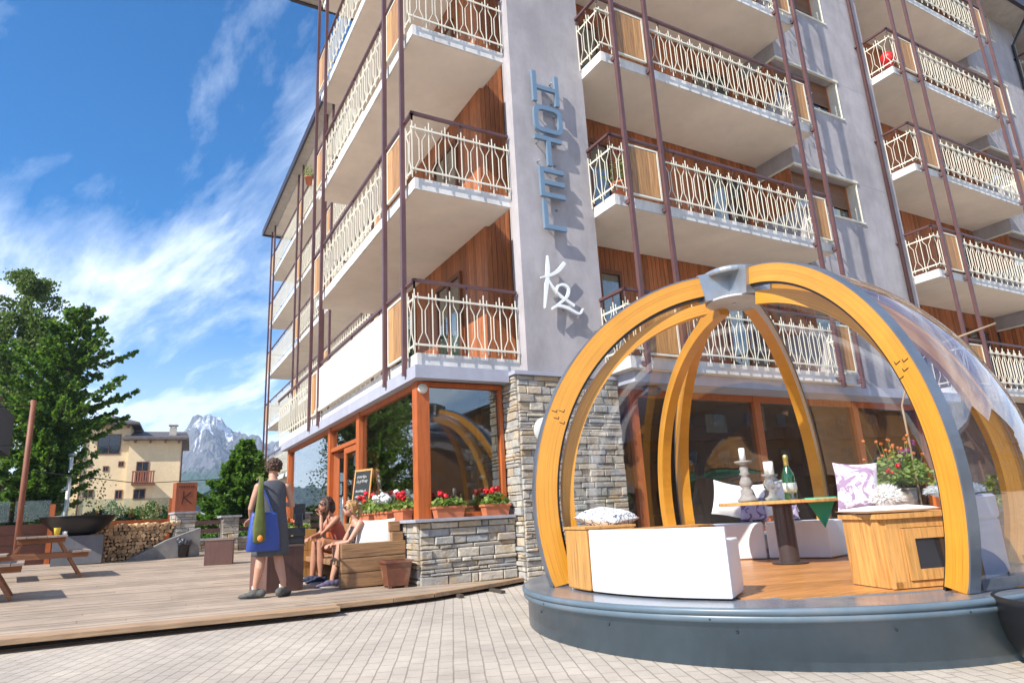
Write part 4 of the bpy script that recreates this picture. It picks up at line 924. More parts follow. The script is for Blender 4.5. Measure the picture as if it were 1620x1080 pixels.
# --- seated women
def sitter(loc, rz, label, skin, pose):
    t = thing('person', label, 'person', loc, rz); g = MB(); z0 = pose['seat']
    lean = pose['lean']; hip = Vector((0,0,z0+.10)); ch = Vector((0,lean*.62,z0+.42)); nk = Vector((0,lean,z0+.60)); hd = Vector((0,lean*1.25+.03,z0+.76))
    for s_ in (-1,1):
        kx, ky, kz_ = pose['knee'][0 if s_<0 else 1]; fx, fy, fz = pose['foot'][0 if s_<0 else 1]
        g.tube([(s_*.09,.0,z0+.09),(s_*.10,.18,z0+.11),(kx,ky,kz_),((kx+fx)/2,(ky+fy)/2-.02,(kz_+fz)/2+.03),(fx,fy-.01,fz+.14),(fx,fy,fz+.05)],[.100,.088,.060,.062,.040,.037],14)
    mid = (hip+ch)/2
    g.loft([(hip.x,hip.y,hip.z-.08,.16,.13),(0,hip.y+.01,hip.z+.03,.165,.12),(0,mid.y,mid.z,.125,.10),(0,ch.y,ch.z,.15,.11),(0,(ch.y+nk.y)/2+.0,(ch.z+nk.z)/2,.16,.085),(0,nk.y-.01,nk.z-.03,.10,.065),(0,nk.y,nk.z,.052,.052),(0,(nk.y+hd.y)/2,(nk.z+hd.z)/2-.01,.047,.05)],n=20)
    for s_ in (-1,1):
        S = Vector((s_*.175,(ch.y+nk.y)/2,nk.z-.06)); E_, W_ = [Vector(v) for v in pose['arm'][0 if s_<0 else 1][:2]]
        g.ell(S,(.052,.052,.055)); g.tube([S,(S+E_)/2+Vector((s_*.01,0,0)),E_,(E_+W_)/2,W_],[.050,.042,.036,.033,.023],12)
        hand(g,W_,pose['arm'][0 if s_<0 else 1][2],side=-s_,curl=pose['arm'][0 if s_<0 else 1][3])
    HM_ = pose['head']; head(g,hd,HM_,.98); o = g.build('body', skin, t); finish(o)
    T = lambda p: hd+HM_@(Vector(p)*.98)
    g = MB()
    for x in (-1,1): g.ell(T((x*.034,.088,.004)),(.028,.008,.021),HM_,2); g.tube([T((x*.062,.082,.010)),T((x*.080,.02,.012)),T((x*.080,-.02,.006))],.0035,6)
    g.tube([T((-.012,.094,.010)),T((.012,.094,.010))],.004,6); g.build('sunglasses', pm('dark_lens',(.012,.010,.012),.08,spec=.9), t)
    g = MB(); g.ell(T((0,.094,-.056)),(.022,.008,.005),HM_,2); g.ell(T((0,.093,-.065)),(.018,.008,.006),HM_,2); g.build('lips', pm('lip_tone',(.36,.08,.07),.45), t)
    g = MB(); g.loft([(0,hip.y+.0,hip.z-.09,.172,.14),(0,hip.y+.01,hip.z+.04,.175,.13),(0,mid.y,mid.z,.138,.112),(0,ch.y,ch.z,.162,.122),(0,ch.y+.03,ch.z+.07,.150,.10),(0,ch.y+.04,ch.z+.09,.10,.085)],n=28)
    for s_ in (-1,1): g.tube([(s_*.085,ch.y+.09,ch.z+.06),(s_*.10,nk.y-.02,nk.z-.025),(s_*.09,ch.y-.06,ch.z+.06)],.017,8); g.ell((s_*.065,ch.y+.085,ch.z-.01),(.068,.062,.065))
    o = g.build('top', pose['top'], t); finish(o,.009,2)
    g = MB(); g.loft([(0,hip.y,hip.z-.10,.178,.15),(0,hip.y+.01,hip.z+.01,.18,.138)],n=24)
    for s_ in (-1,1):
        k_ = Vector(pose['knee'][0 if s_<0 else 1]); a_ = Vector((s_*.09,0,z0+.09)); e_ = a_.lerp(k_,pose['hem']); g.tube([a_,a_.lerp(e_,.5),e_],[.112,.106,.098],14)
    o = g.build('shorts', pose['short'], t); finish(o,.009,2)
    for s_ in (0,1):
        f_ = pose['foot'][s_]; g = MB(); shoe(g,(f_[0],f_[1]+.02,f_[2]+.012),pose['fa'][s_],L=.25); o = g.build('shoe', pose['shoe'], t); finish(o,.008,2)
        g = MB(); sole(g,(f_[0]-math.sin(pose['fa'][s_])*.04,f_[1]+.05,f_[2]),pose['fa'][s_],.27,.10); g.build('sole', pm('pale_sole',(.55,.53,.50),.7), o)
    return t, hd, HM_
RX, RY, RZm = (lambda a: Matrix.Rotation(R(a),3,'X')), (lambda a: Matrix.Rotation(R(a),3,'Y')), (lambda a: Matrix.Rotation(R(a),3,'Z'))
by = 1.0; bz = deckz(-.5,by)-.0
tB, hd, HMB = sitter((-.46,by,bz), R(88), 'blonde seated person in sunglasses, black tank top and white shorts with arms on the knees', SKIN, dict(
    seat=.31, lean=.17, knee=[(-.10,.43,.52),(.07,.45,.50)], foot=[(-.12,.52,.0),(.06,.44,.0)], fa=[R(5),R(-8)], hem=.45,
    arm=[((-.20,.30,.60),(-.05,.47,.58),RZm(-40)@RX(-15),.6),((.20,.28,.60),(.04,.50,.58),RZm(35)@RX(-10),.6)], head=RZm(-4)@RX(6),
    top=pm('black_tank_fabric',(.022,.022,.028),.85,bump=.3,bs=150), short=pm('white_shorts_fabric',(.72,.71,.69),.9,bump=.3,bs=120), shoe=pm('purple_grey_shoe',(.11,.09,.15),.8,var=.2)))
g = MB(); T = lambda p: hd+HMB@Vector(p)
g = curls(hd+HMB@Vector((0,-.022,.030)),(.082,.094,.094),90,5,sz=.016,M=HMB,rng=((-1,1),(-1,.55),(-.3,1)))
g.tube([T((-.02,-.10,.03)),T((.0,-.15,.0)),T((0,-.15,-.09)),T((0,-.12,-.15))],[.03,.035,.03,.012],10)
for s_ in (-1,1): g.tube([T((s_*.05,.05,.10)),T((s_*.078,.0,.05)),T((s_*.074,-.03,-.04)),T((s_*.055,-.06,-.09))],[.02,.024,.022,.012],8)
g.build('hair', pm('blonde_hair',(.40,.23,.09),.55,var=.25,vs=30,bump=.5,bs=70), tB)
ay = 1.72; az_ = deckz(-.7,ay)
tA, hd, HMA = sitter((-.60,ay,az_), R(94), 'dark haired seated person in sunglasses and coral top with one hand at the mouth', SKIN2, dict(
    seat=.38, lean=.22, knee=[(-.11,.42,.58),(.12,.43,.56)], foot=[(-.12,.40,.0),(.10,.46,.0)], fa=[R(10),R(-6)], hem=.95,
    arm=[((-.15,.40,.70),(-.055,.385,.98),RX(70)@RZm(-20),.9),((.19,.33,.70),(.02,.52,.66),RZm(40)@RX(-10),.6)], head=RZm(4)@RX(10),
    top=pm('coral_fabric',(.50,.13,.08),.85,bump=.3,bs=150), short=pm('tan_trouser_fabric',(.36,.15,.07),.85,bump=.3,bs=120), shoe=pm('navy_shoe',(.03,.035,.07),.8,var=.2)))
g = curls(hd+HMA@Vector((0,-.022,.032)),(.086,.098,.096),110,8,sz=.018,M=HMA,rng=((-1,1),(-1,.55),(-.3,1))); T = lambda p: hd+HMA@Vector(p)
for s_ in (-1,1): g.tube([T((s_*.05,.05,.10)),T((s_*.086,.0,.05)),T((s_*.088,-.02,-.05)),T((s_*.075,-.02,-.16))],[.022,.03,.032,.014],8)
g.tube([T((0,-.09,.05)),T((0,-.11,-.05)),T((0,-.09,-.18))],[.06,.07,.03],10)
g.build('hair', pm('dark_red_brown_hair',(.060,.026,.016),.5,var=.3,vs=30,bump=.5,bs=70), tA)
# ================================================================== TERRACE THINGS
def P_(x, y, dz=0): return (x, y, deckz(x,y)+dz)
# timber sofa
t = thing('timber_sofa', 'rustic sofa stacked from thick timber beams against the low stone wall', 'sofa', P_(-.98,.44))
def bb(g, a, b, w_, h): g.beam(a, b, w_, h, bev=.012)
for i in range(3): g = MB(); bb(g,(0,.06,.105+.195*i),(.93,.06,.105+.195*i),.13,.188); g.build('side_beam', SOFAW, t)
for i,(x,z) in enumerate(((.82,.64),(.80,.79))): g = MB(); bb(g,(x,.10 if z>.7 else .02,z),(x,2.5,z),.17,.14); g.build('back_beam', SOFAW, t)
g = MB(); [bb(g,(.10+.17*k,.13,.33),(.10+.17*k,2.5,.33),.16,.08) for k in range(4)]; g.build('seat', SOFAW, t)
for y_ in (1.2,2.4): g = MB(); bb(g,(.05,y_,.15),(.85,y_,.15),.12,.28); g.build('leg', SOFAW, t)
cushion('back_cushion', pm('ivory_canvas',(.66,.62,.56),.9,var=.05,bump=.3,bs=180), (-.42,.74,deckz(-.4,1)+.66), .60,.50,.16, (R(78),R(0),R(-38)), 'ivory canvas cushion leaning on the back of the timber sofa')
# square metal planter with feet
t = thing('square_planter', 'tapered rusty brown square planter with small feet in front of the timber sofa', 'planter', P_(-.30,.16), R(-4))
g = MB()
for z0,z1,h0,h1 in ((.03,.33,.135,.18),): g.add([(-h0,-h0,z0),(h0,-h0,z0),(h0,h0,z0),(-h0,h0,z0),(-h1,-h1,z1),(h1,-h1,z1),(h1,h1,z1),(-h1,h1,z1)],[(0,3,2,1),(0,1,5,4),(1,2,6,5),(2,3,7,6),(3,0,4,7)])
RUST = pm('rusty_glaze',(.17,.062,.035),.4,var=.25,vs=7,c2=(.30,.16,.10),c2t=.62,bump=.2); g.build('pot', RUST, t)
g = MB(); 
for a,b_ in (((-.20,-.20,.33),(.20,-.165,.36)),((-.20,.165,.33),(.20,.20,.36)),((-.20,-.165,.33),(-.165,.165,.36)),((.165,-.165,.33),(.20,.165,.36))): g.box(a,b_)
g.build('rim', RUST, t)
for x in (-.11,.11):
    for y_ in (-.11,.11): g = MB(); g.box((x-.022,y_-.022,0),(x+.022,y_+.022,.03)); g.build('foot', RUST, t)
g = MB(); g.box((-.165,-.165,.29),(.165,.165,.31)); g.build('soil', pm('soil',(.04,.028,.02),.95,bump=.8), t)
# block tables
BLK = pm('red_brown_block',(.13,.065,.05),.55,var=.15,axis=2,grain=.35,isl=.1)
def block(label, x, y, sx, sy, h, rz, name='block_table'):
    t = thing(name, label, 'table', P_(x,y), rz); g = MB()
    g.box((-sx/2,-sy/2,0),(sx/2,sy/2,h-.03),.006); g.build('block', BLK, t); g = MB(); g.box((-sx/2-.01,-sy/2-.01,h-.028),(sx/2+.01,sy/2+.01,h),.006); g.build('top_slab', pm('worn_top',(.20,.14,.11),.6,var=.2), t); return t
b1 = block('dark red brown block table beside the standing person in grey', -1.72,1.02,.52,.55,.60,R(14))
b2 = block('small red brown block table alone far back on the terrace', -1.80,7.4,.56,.50,.53,R(-10))
g = MB(); g.box((-.17,-.07,0),(.17,.07,.22),.02); g.box((-.175,-.085,.10),(.175,-.06,.225),.012)
t = thing('handbag','black leather handbag with gold clasp on the dark block table','bag',(-1.56,.88,deckz(-1.7,1)+.602),R(-8)); g.build('bag_body', pm('black_leather',(.012,.011,.013),.38,bump=.2,bs=120), t)
g = MB(); g.tube([(-.10,0,.22),(-.08,-.01,.28),(.08,-.01,.28),(.10,0,.22)],.009,8); g.build('strap', MATS['black_leather'], t); g = MB(); g.box((-.015,-.09,.105),(.015,-.08,.125),.003); g.build('clasp', MATS['gold_foil'], t)
g = MB(); g.ell((0,0,.06),(.10,.09,.07)); g.ell((.05,.03,.05),(.09,.07,.05)); g.ell((-.04,.02,.10),(.06,.05,.05)); o = g.build('folded_scarf', pm('pink_cloth',(.62,.03,.16),.8,bump=.5,bs=40)); o.location = (-1.80,1.00,deckz(-1.7,1)+.60); o.rotation_euler=(0,0,.4); tag(o,'bright pink cloth bundle beside the black handbag','scarf')
t = thing('card_terminal','black screen on a thin stand behind the black handbag','screen',(-1.40,1.22,deckz(-1.7,1)+.60),R(-20))
g = MB(); g.lathe([(.0,0),(.06,.002),(.06,.012),(.014,.02),(.014,.24)],(0,0,0),16); g.build('stand', BLACK, t); g = MB(); g.box((-.06,-.02,.24),(.06,.015,.42),.008); g.box((-.085,.02,.33),(.085,.035,.56),.006); g.build('screen', pm('dark_screen',(.02,.022,.028),.15,spec=.8), t)
# pine planter box with flowers behind
def geranium(g1, g2, c, rx, ry, h, nl, heads, seed, white=None, fr=.05):
    r_ = random.Random(seed)
    for i in range(nl):
        a = r_.uniform(0,6.283); q_ = math.sqrt(r_.random()); p = Vector(c)+Vector((math.cos(a)*rx*q_,math.sin(a)*ry*q_,h*(1-q_*q_*.6)*r_.uniform(.25,1))); s_ = r_.uniform(.022,.042)
        n_ = Vector((r_.uniform(-.8,.8),r_.uniform(-.8,.8),r_.uniform(.2,1))).normalized(); u = n_.orthogonal().normalized(); v = n_.cross(u)
        ring = [p+(u*math.cos(2*math.pi*k/7)+v*math.sin(2*math.pi*k/7))*s_*(1 if k%2 else .86) for k in range(7)]
        g1.add([p-n_*s_*.25]+ring,[(0,k+1,(k+1)%7+1) for k in range(7)])
    for i in range(heads):
        a = r_.uniform(0,6.283); q_ = r_.uniform(.1,.95); b = Vector(c)+Vector((math.cos(a)*rx*q_*.5,math.sin(a)*ry*q_*.5,0)); p = Vector(c)+Vector((math.cos(a)*rx*q_,math.sin(a)*ry*q_,h*r_.uniform(.8,1.35)))
        g1.tube([b,(b+p)/2+Vector((0,0,.02)),p],.003,4)
        for k in range(34):
            d_ = Vector((r_.gauss(0,1),r_.gauss(0,1),r_.gauss(0,1)+.3)).normalized(); cc = p+d_*fr*r_.uniform(.6,1); u = d_.orthogonal().normalized(); v = d_.cross(u); s_ = fr*r_.uniform(.28,.42)
            g2.add([cc,cc+u*s_,cc+(u+v)*s_*.8,cc+v*s_,cc+(v-u)*s_*.8-d_*.003,cc-u*s_,cc-(u+v)*s_*.8,cc-v*s_,cc+(u-v)*s_*.8],[(0,j,j%8+1) for j in range(1,9)])
def plant(name, label, loc, rz, pot, build_pot, fl, seed, petal=PETR, cat='flower pot', group=None, fr=.05):
    t = thing(name, label, cat, loc, rz, group); build_pot(t)
    g1, g2 = MB(), MB(); geranium(g1,g2,*fl,seed,None,fr); g1.build('leaves', LEAF, t); 
    if g2.v: g2.build('flowers', petal, t)
    return t
def trough(w_, d_, h, mat=TERRA):
    def f(t):
        g = MB(); k = .86; g.add([(-w_/2*k,-d_/2*k,0),(w_/2*k,-d_/2*k,0),(w_/2*k,d_/2*k,0),(-w_/2*k,d_/2*k,0),(-w_/2,-d_/2,h),(w_/2,-d_/2,h),(w_/2,d_/2,h),(-w_/2,d_/2,h)],[(0,3,2,1),(0,1,5,4),(1,2,6,5),(2,3,7,6),(3,0,4,7)])
        g.build('pot', mat, t); g = MB(); m = .012
        for a,b_ in (((-w_/2-m,-d_/2-m,h-.02),(w_/2+m,-d_/2+m*.5,h+.012)),((-w_/2-m,d_/2-m*.5,h-.02),(w_/2+m,d_/2+m,h+.012)),((-w_/2-m,-d_/2+m*.5,h-.02),(-w_/2+m*.5,d_/2-m*.5,h+.012)),((w_/2-m*.5,-d_/2+m*.5,h-.02),(w_/2+m,d_/2-m*.5,h+.012))): g.box(a,b_)
        g.build('rim', mat, t); g = MB(); g.box((-w_/2*.95,-d_/2*.9,h-.03),(w_/2*.95,d_/2*.9,h-.015)); g.build('soil', MATS['soil'], t)
    return f
GG = 'geranium boxes on the ledge'
plant('flower_box','terracotta box of leafy geraniums with one red bloom beside the orange corner post',(.46,.03,1.192),0,None,trough(.46,.18,.15),((0,0,.14),.27,.13,.17,150,2),21,group=GG)
plant('flower_box','terracotta box with several red blooms next to the stone pillar',(1.22,.03,1.192),0,None,trough(.42,.18,.15),((0,0,.14),.24,.13,.19,140,4),22,group=GG)
plant('flower_box','terracotta box with big red blooms just left of the orange corner post',(-.02,.62,1.192),R(90),None,trough(.42,.16,.15),((0,0,.14),.24,.14,.19,120,6),23,group=GG)
plant('flower_box','terracotta box full of small white flowers left of the red geraniums',(-.02,1.45,1.192),R(90),None,trough(.70,.16,.13),((0,0,.12),.42,.20,.22,170,15),24,petal=PETW,group=GG)
plant('flower_box','terracotta box with red blooms at the far end of the ledge by the blackboard',(-.02,2.35,1.192),R(90),None,trough(.6,.16,.13),((0,0,.12),.34,.18,.26,120,5),25,group=GG)
def pinebox(t):
    g = MB()
    for k in range(3): g.box((-.28,-.2,k*.17),(.28,.2,k*.17+.165),.006)
    g.build('box', BOXW, t)
plant('planter_box','pine box with small yellow and red flowers behind the block table',(-1.10,2.9,deckz(-1.1,2.9)+.25),R(10),None,lambda t:(pinebox(t)),((0,0,.5),.25,.18,.14,110,6),26,petal=PETO,cat='planter')
g = MB(); g.box((-.26,-.18,-.25),(.26,.18,-.002)); g.build('base', BOXW, bpy.data.objects['planter_box'])
# chalk board
t = thing('chalk_board','black chalk board with pine frame standing behind the white flowers','board',(.02,2.72,1.192),R(-66)); t.scale = (.86,.9,.93)
g = MB(); sl_ = .16
for s_ in (-1,1):
    g.beam((s_*.25,-.14,0),(s_*.25,0,.98),.03,.02,(0,1,0)); g.beam((s_*.25,.16,0),(s_*.25,.012,.96),.03,.02,(0,1,0))
g.beam((-.235,-.125,.11),(.235,-.125,.11),.02,.035); g.beam((-.235,-.005,.96),(.235,-.005,.96),.02,.035); g.build('frame', BOXW, t)
g = MB(); u = Vector((0,.12,.84)).normalized(); g.obox((0,-.068,.535),(1,0,0),u,Vector((1,0,0)).cross(u),.235,.405,.006); g.build('panel', pm('chalkboard_slate',(.018,.022,.022),.75,var=.3,vs=3), t)
g = MB(); r_ = random.Random(9)
n_ = Vector((1,0,0)).cross(u); 
for row,(v0,hh,segs) in enumerate(((.30,.040,9),(.21,.040,8),(.03,.030,11),(-.07,.026,11),(-.20,.030,10))):
    g = MB(); pts = []; wd_ = .34*r_.uniform(.75,1)
    for k in range(segs*3):
        x = -.18+wd_*k/(segs*3-1)+r_.uniform(-.008,.008); pts.append(Vector((0,-.068,.535))+Vector((1,0,0))*x+u*(v0+hh*(1 if k%2 else -1)*r_.uniform(.25,1))+n_*.008)
    g.tube(pts,.0032,4); g.build('chalk_line', SIGNW, t)
# wine rack in the corner window
t = thing('wine_rack','tall wooden wine rack with bottle ends behind the corner window','wine rack',(1.16,.52,1.0))
g = MB(); g.box((-.02,-.1,0),(.10,.16,1.75),.005); g.build('board', PANELW, t)
for k in range(6):
    for s_,(x,y_) in enumerate(((-.02,-.02),(-.02,.10))): 
        if s_ == 0 : g = MB(); g.tube([(.03,-.10,.25+.26*k),(.03,-.19,.25+.26*k)],.032,12); g.tube([(.03,-.195,.25+.26*k),(.03,-.20,.25+.26*k)],.030,12); o = g.build('bottle_end', pm('pale_bottle_end',(.62,.60,.58),.3), t)
        else: g = MB(); g.tube([(-.02,.04,.15+.26*k),(-.14,.04,.15+.26*k)],.035,12); o = g.build('bottle_end', MATS['pale_bottle_end'], t)
# picnic tables
def picnic(label, loc, rz, L=1.6):
    t = thing('picnic_table', label, 'picnic table', loc, rz, 'picnic tables on the terrace')
    g = MB(); [g.box((-.375+.152*k,-L/2,.715),(-.375+.152*k+.145,L/2,.755),.004) for k in range(5)]; g.build('tabletop', PICTOP, t)
    for s_ in (-1,1):
        g = MB(); [g.box((s_*.62-.14+.145*k,-L/2,.435),(s_*.62-.14+.145*k+.138,L/2,.472),.004) for k in range(2)]; g.build('seat', PICTOP, t)
    for y_ in (-L/2+.28,L/2-.28):
        g = MB(); g.beam((-.74,y_,.395),(.74,y_,.395),.045,.095,bev=.004); g.beam((-.36,y_,.67),(.36,y_,.67),.045,.09,bev=.004); g.build('crossbeam', PICNIC, t)
        for s_ in (-1,1): g = MB(); g.beam((s_*.66,y_+.047,.0),(s_*.24,y_+.047,.71),.045,.10,(0,1,0),bev=.004); g.build('leg', PICNIC, t)
    return t
picnic('picnic table with a yellow cup at the left edge of the terrace', P_(-4.98,6.5), R(6))
picnic('nearest picnic table with only its bench end showing at the left edge', P_(-5.56,2.75), R(6), 1.4)
t = thing('cup','yellow paper cup on the picnic table','cup',(-4.72,6.1,deckz(-4.9,6.3)+.757)); g = MB(); g.lathe([(.04,0),(.055,.13),(.055,.132),(.038,.01)],(0,0,0),16); g.build('cup_body', pm('yellow_paper',(.70,.52,.05),.6), t)
g = MB(); g.lathe([(.0,0),(.035,.001),(.04,.06),(.0,.062)],(0,0,0),12); o = g.build('small_glass', SIGNW); o.location = (-4.60,6.12,deckz(-4.9,6.3)+.757); tag(o,'small white pot beside the yellow cup','pot')
# fire bowl on its block
t = thing('fire_bowl','wide black steel fire bowl on a grey block behind the picnic table','fire bowl',(-4.72,10.7,deckz(-4.7,10.7)))
g = MB(); g.box((-.40,-.4,0),(.62,.4,.66),.01); g.build('base', pm('dark_grey_block',(.13,.13,.145),.7,dirt=.2), t)
g = MB(); g.lathe([(.25,.66),(.50,.76),(.68,.94),(.80,1.10),(.82,1.10),(.82,1.12),(.77,1.12),(.65,.96),(.4,.80),(0,.78)],(0.05,0,0),40); g.build('bowl', BLACK, t)
# terrace screen: timber boards, posts, glass
t = thing('terrace_screen','orange timber fence with glass panels above at the back of the terrace','fence',(-5,11.9,.6))
A = Vector((-5.3,11.6,0)); B = Vector((-2.62,12.15,0)); d_ = (B-A).normalized()
g = MB(); 
for k in range(4): g.beam((A.x+5,A.y-11.9,.10+.245*k),(B.x+5,B.y-11.9,.10+.245*k),.03,.235)
g.build('board_panel', ORANGE, t)
for p,h in ((A,1.42),(B,1.5)): g = MB(); g.beam((p.x+5,p.y-11.92,-.1),(p.x+5,p.y-11.92,h),.11,.11,(0,1,0)); g.build('fence_post', ORANGE, t)
g = MB(); g.beam((A.x+5,A.y-11.9,1.27),(B.x+5,B.y-11.9,1.27),.012,.50); g.build('glass_pane', glass_mat('fence_glass',(.8,.86,.84),.02,1.4,.0), t)
A2 = Vector((-14,10.2,0))
t2 = thing('terrace_screen','dark timber fence with glass panels at the left end of the terrace','fence',(-9,10.8,.6))
g = MB()
for k in range(4): g.beam((A2.x+9,A2.y-10.8,.10+.245*k),(A.x+8.95,A.y-10.85,.10+.245*k),.03,.235)
g.build('board_panel', pm('dark_red_timber',(.10,.03,.015),.5,axis=0,grain=.4), t2); g = MB(); g.beam((A2.x+9,A2.y-10.8,1.27),(A.x+8.95,A.y-10.85,1.27),.012,.50); g.build('glass_pane', MATS.get('x') or bpy.data.materials['fence_glass'], t2)
# log pile with retaining wedge
t = thing('firewood_pile','stack of split firewood logs sloping down to the right by the fence','firewood',(-3.4,11.35,deckz(-3.4,11.35)), R(10))
g = MB(); r_ = random.Random(5); z = .05; row = 0
while z < .86:
    xm = 1.12 - max(0,(.86-z))*0.55 if True else 0
    xr = .02+ z*1.15; x = -1.12+r_.uniform(0,.05)
    while x < min(1.28, xr):
        rr_ = r_.uniform(.042,.070); n = r_.choice((3,4,5,6)); a0 = r_.uniform(0,6.28); y0 = r_.uniform(-.30,-.22)
        pr = [(x+math.cos(a0+2*math.pi*k/n)*rr_*r_.uniform(.85,1.15), z+math.sin(a0+2*math.pi*k/n)*rr_*r_.uniform(.85,1.15)) for k in range(n)]
        vs = [(p[0],y0,p[1]) for p in pr]+[(p[0],.25,p[1]) for p in pr]; g.add(vs,[tuple(range(n))]+[(k,n+k,n+(k+1)%n,(k+1)%n) for k in range(n)]); x += rr_*1.75
    z += .088; row += 1
g.build('logs', pm('split_log',(.52,.33,.17),.8,var=.3,vs=18,isl=.6,bump=.4), t)
g = MB(); g.box((-1.2,-.18,0),(.0,.24,.74)); g.build('log_shadow_core', pm('log_gap_shade',(.05,.03,.02),.95), t)  # dark box inside the stack, painted shade between the logs
t = thing('stone_wedge','low grey sloping stone beside the firewood pile','stone',(-2.9,11.2,deckz(-2.9,11.2)),R(10)); g = MB(); g.add([(-.75,-.3,0),(.95,-.3,0),(.95,.3,0),(-.75,.3,0),(.15,-.3,.45),(.95,-.3,.72),(.95,.3,.72),(.15,.3,.45)],[(0,3,2,1),(0,1,5,4),(1,2,6,5),(2,3,7,6),(3,0,4,7),(4,5,6,7)]); g.build('wedge', pm('grey_rough_stone',(.22,.21,.20),.9,var=.25,vs=4,bump=.6), t)
# stone pillar with a carved wooden sign box
t = thing('sign_post','small stone pillar topped by a carved reddish wooden sign box','sign',(-2.33,11.55,.55),R(12))
g = MB(); g.box((-.24,-.24,0),(.24,.24,1.10)); g.build('core', MORTAR, t); g = MB(); ashlar(g,(-.24,-.24),(.24,-.24),(0,-1),0,1.10,31,.04); ashlar(g,(.24,-.24),(.24,.24),(1,0),0,1.10,32,.04); ashlar(g,(-.24,.24),(-.24,-.24),(-1,0),0,1.10,33,.04); g.build('stonework', STONE, t)
g = MB(); g.box((-.30,-.30,1.10),(.30,.30,1.15),.005); g.build('cap', SLATE, t)
g = MB(); g.box((-.27,-.16,1.15),(.27,.16,1.93),.01); sb = g.build('sign_box', pm('red_sign_timber',(.30,.085,.035),.5,axis=2,grain=.5,var=.15), t)
g = MB(); q_ = lambda x,z:(x*.30,1.52+z*.36); K = [(q_(-.25,.5),q_(-.25,0),q_(-.35,-.5)),(q_(.35,.42),q_(.05,.15),q_(-.3,0)),(q_(-.25,.05),q_(.1,-.2),q_(.5,-.45))]
for st in K: stroke(g,list(st),[.03,.035,.02],-.168,-.155)
g.build('carved_mark', pm('burnt_mark',(.06,.02,.012),.7), sb)
g = MB()
for k,(a,b_) in enumerate(((-.20,-.17),(-.14,-.11),(-.09,-.05),(-.02,.02),(.05,.08),(.11,.13),(.15,.19))): g.box((a,-.167,1.80),(b_,-.156,1.84))
g.build('carved_line', MATS['burnt_mark'], sb)
# bin with a bag
t = thing('waste_bin','black waste bin with a shiny bag folded over its rim by the sign pillar','bin',(-2.30,11.0,deckz(-2.3,11)))
g = MB(); g.lathe([(.12,0),(.15,.40),(.16,.42)],(0,0,0),20); g.build('bin_body', BLACK, t); g = MB(); r_ = random.Random(4)
for k in range(14): a = k*.45; g.ell((math.cos(a)*.14,math.sin(a)*.14,.40+r_.uniform(-.05,.07)),(.06,.05,.09),sub=1)
g.build('bin_bag', pm('grey_bin_bag',(.06,.065,.08),.2,bump=.6,bs=30), t)
g = MB(); g.box((-.18,.28,0),(.18,.5,.55)); g.build('back_box', pm('black_box',(.02,.02,.022),.5), t)
# low stone wall with rails on the right
t = thing('garden_wall','low stone wall with brown timber rails behind the small block table','wall',(-.5,13.6,.55),R(6))
g = MB(); g.box((-1.8,-.2,-.2),(3,.1,.34)); g.build('core', MORTAR, t); g = MB(); ashlar(g,(-1.8,-.2),(3,-.2),(0,-1),-.2,.34,41,.04); g.build('stonework', STONE, t); g = MB(); g.box((-1.85,-.27,.34),(3,.12,.40)); g.build('ledge', SLATE, t)
g = MB(); g.beam((-1.7,-.05,.62),(3,-.05,.62),.05,.12); g.beam((-1.7,-.05,.86),(3,-.05,.86),.05,.12); g.build('timber_rail', BROWNM, t)
for x in (-.45,2.0): g = MB(); g.box((x-.24,-.28,-.2),(x+.24,.14,.98)); g.build('pier_core', MORTAR, t); g = MB(); ashlar(g,(x-.24,-.28),(x+.24,-.28),(0,-1),-.2,.98,int(50+x*4),.04); g.build('pier_stone', STONE, t); g = MB(); g.box((x-.3,-.36,.98),(x+.3,.2,1.04)); g.build('pier_cap', SLATE, t)
g = MB(); g.box((-.30,-.02,.30),(.22,.02,.76)); o = g.build('white_notice', WHITE); o.location=(-.1,13.1,.55); tag(o,'blank white board leaning at the low stone wall behind the standing person','board')
g = MB(); g.box((-.3,.02,-.4),(-.26,.06,.34)); g.box((.18,.02,-.4),(.22,.06,.34)); g.build('leg', BLACK, o)
# leaning timber pole with cables
t = thing('timber_pole','reddish timber pole leaning slightly at the back left of the terrace','pole',(-5.65,9.2,.45))
g = MB(); g.tube([(0,0,0),(-.0,-.25,1.5),(.01,-.5,3.72)],[.062,.058,.055],12); g.build('shaft', pm('red_pole_wood',(.22,.075,.04),.6,axis=2,grain=.5,var=.2), t)
g = MB(); g.tube([(.01,-.5,3.60),(-2.5,-.9,3.30),(-6,-1.5,3.35)],.012,5); g.tube([(.05,-.3,2.2),(2.2,.9,1.95),(4.2,2.2,2.1)],.010,5); g.tube([(0,-.4,2.75),(-2,0,2.7),(-5,.4,2.9)],.010,5); g.build('cable', BLACK, t)
# bits on the upper balconies
def pot_plant(label, loc, pc, seed, s=1.0, petal=PETR, heads=3, mat=TERRA):
    def f(t): g = MB(); g.lathe([(.10*s,0),(.14*s,.22*s),(.15*s,.22*s),(.15*s,.25*s),(.0,.24*s)],(0,0,0),18); g.build('pot', mat, t)
    return plant('flower_pot',label,loc,0,None,f,((0,0,.24*s),.22*s,.22*s,.45*s,110,heads),seed,petal)
pot_plant('terracotta pot of green plants on the second floor balcony corner beside the blue letters',(3.72,-.62,6.52),0,51,1.3,PETP,2)
g = MB(); g.ell((0,0,0),(.05,.05,.05)); 
t = thing('red_ball','round red ball behind the railing of a high balcony on the right','ball',(13.62,-.65,12.52)); g = MB(); g.ell((0,0,.2),(.21,.21,.21),sub=3); g.build('ball', pm('red_rubber',(.75,.02,.02),.4), t)
pot_plant('small terracotta pot hanging high on the left wing railing',(2.05,17.8,15.5),0,52,1.3,PETW,0)
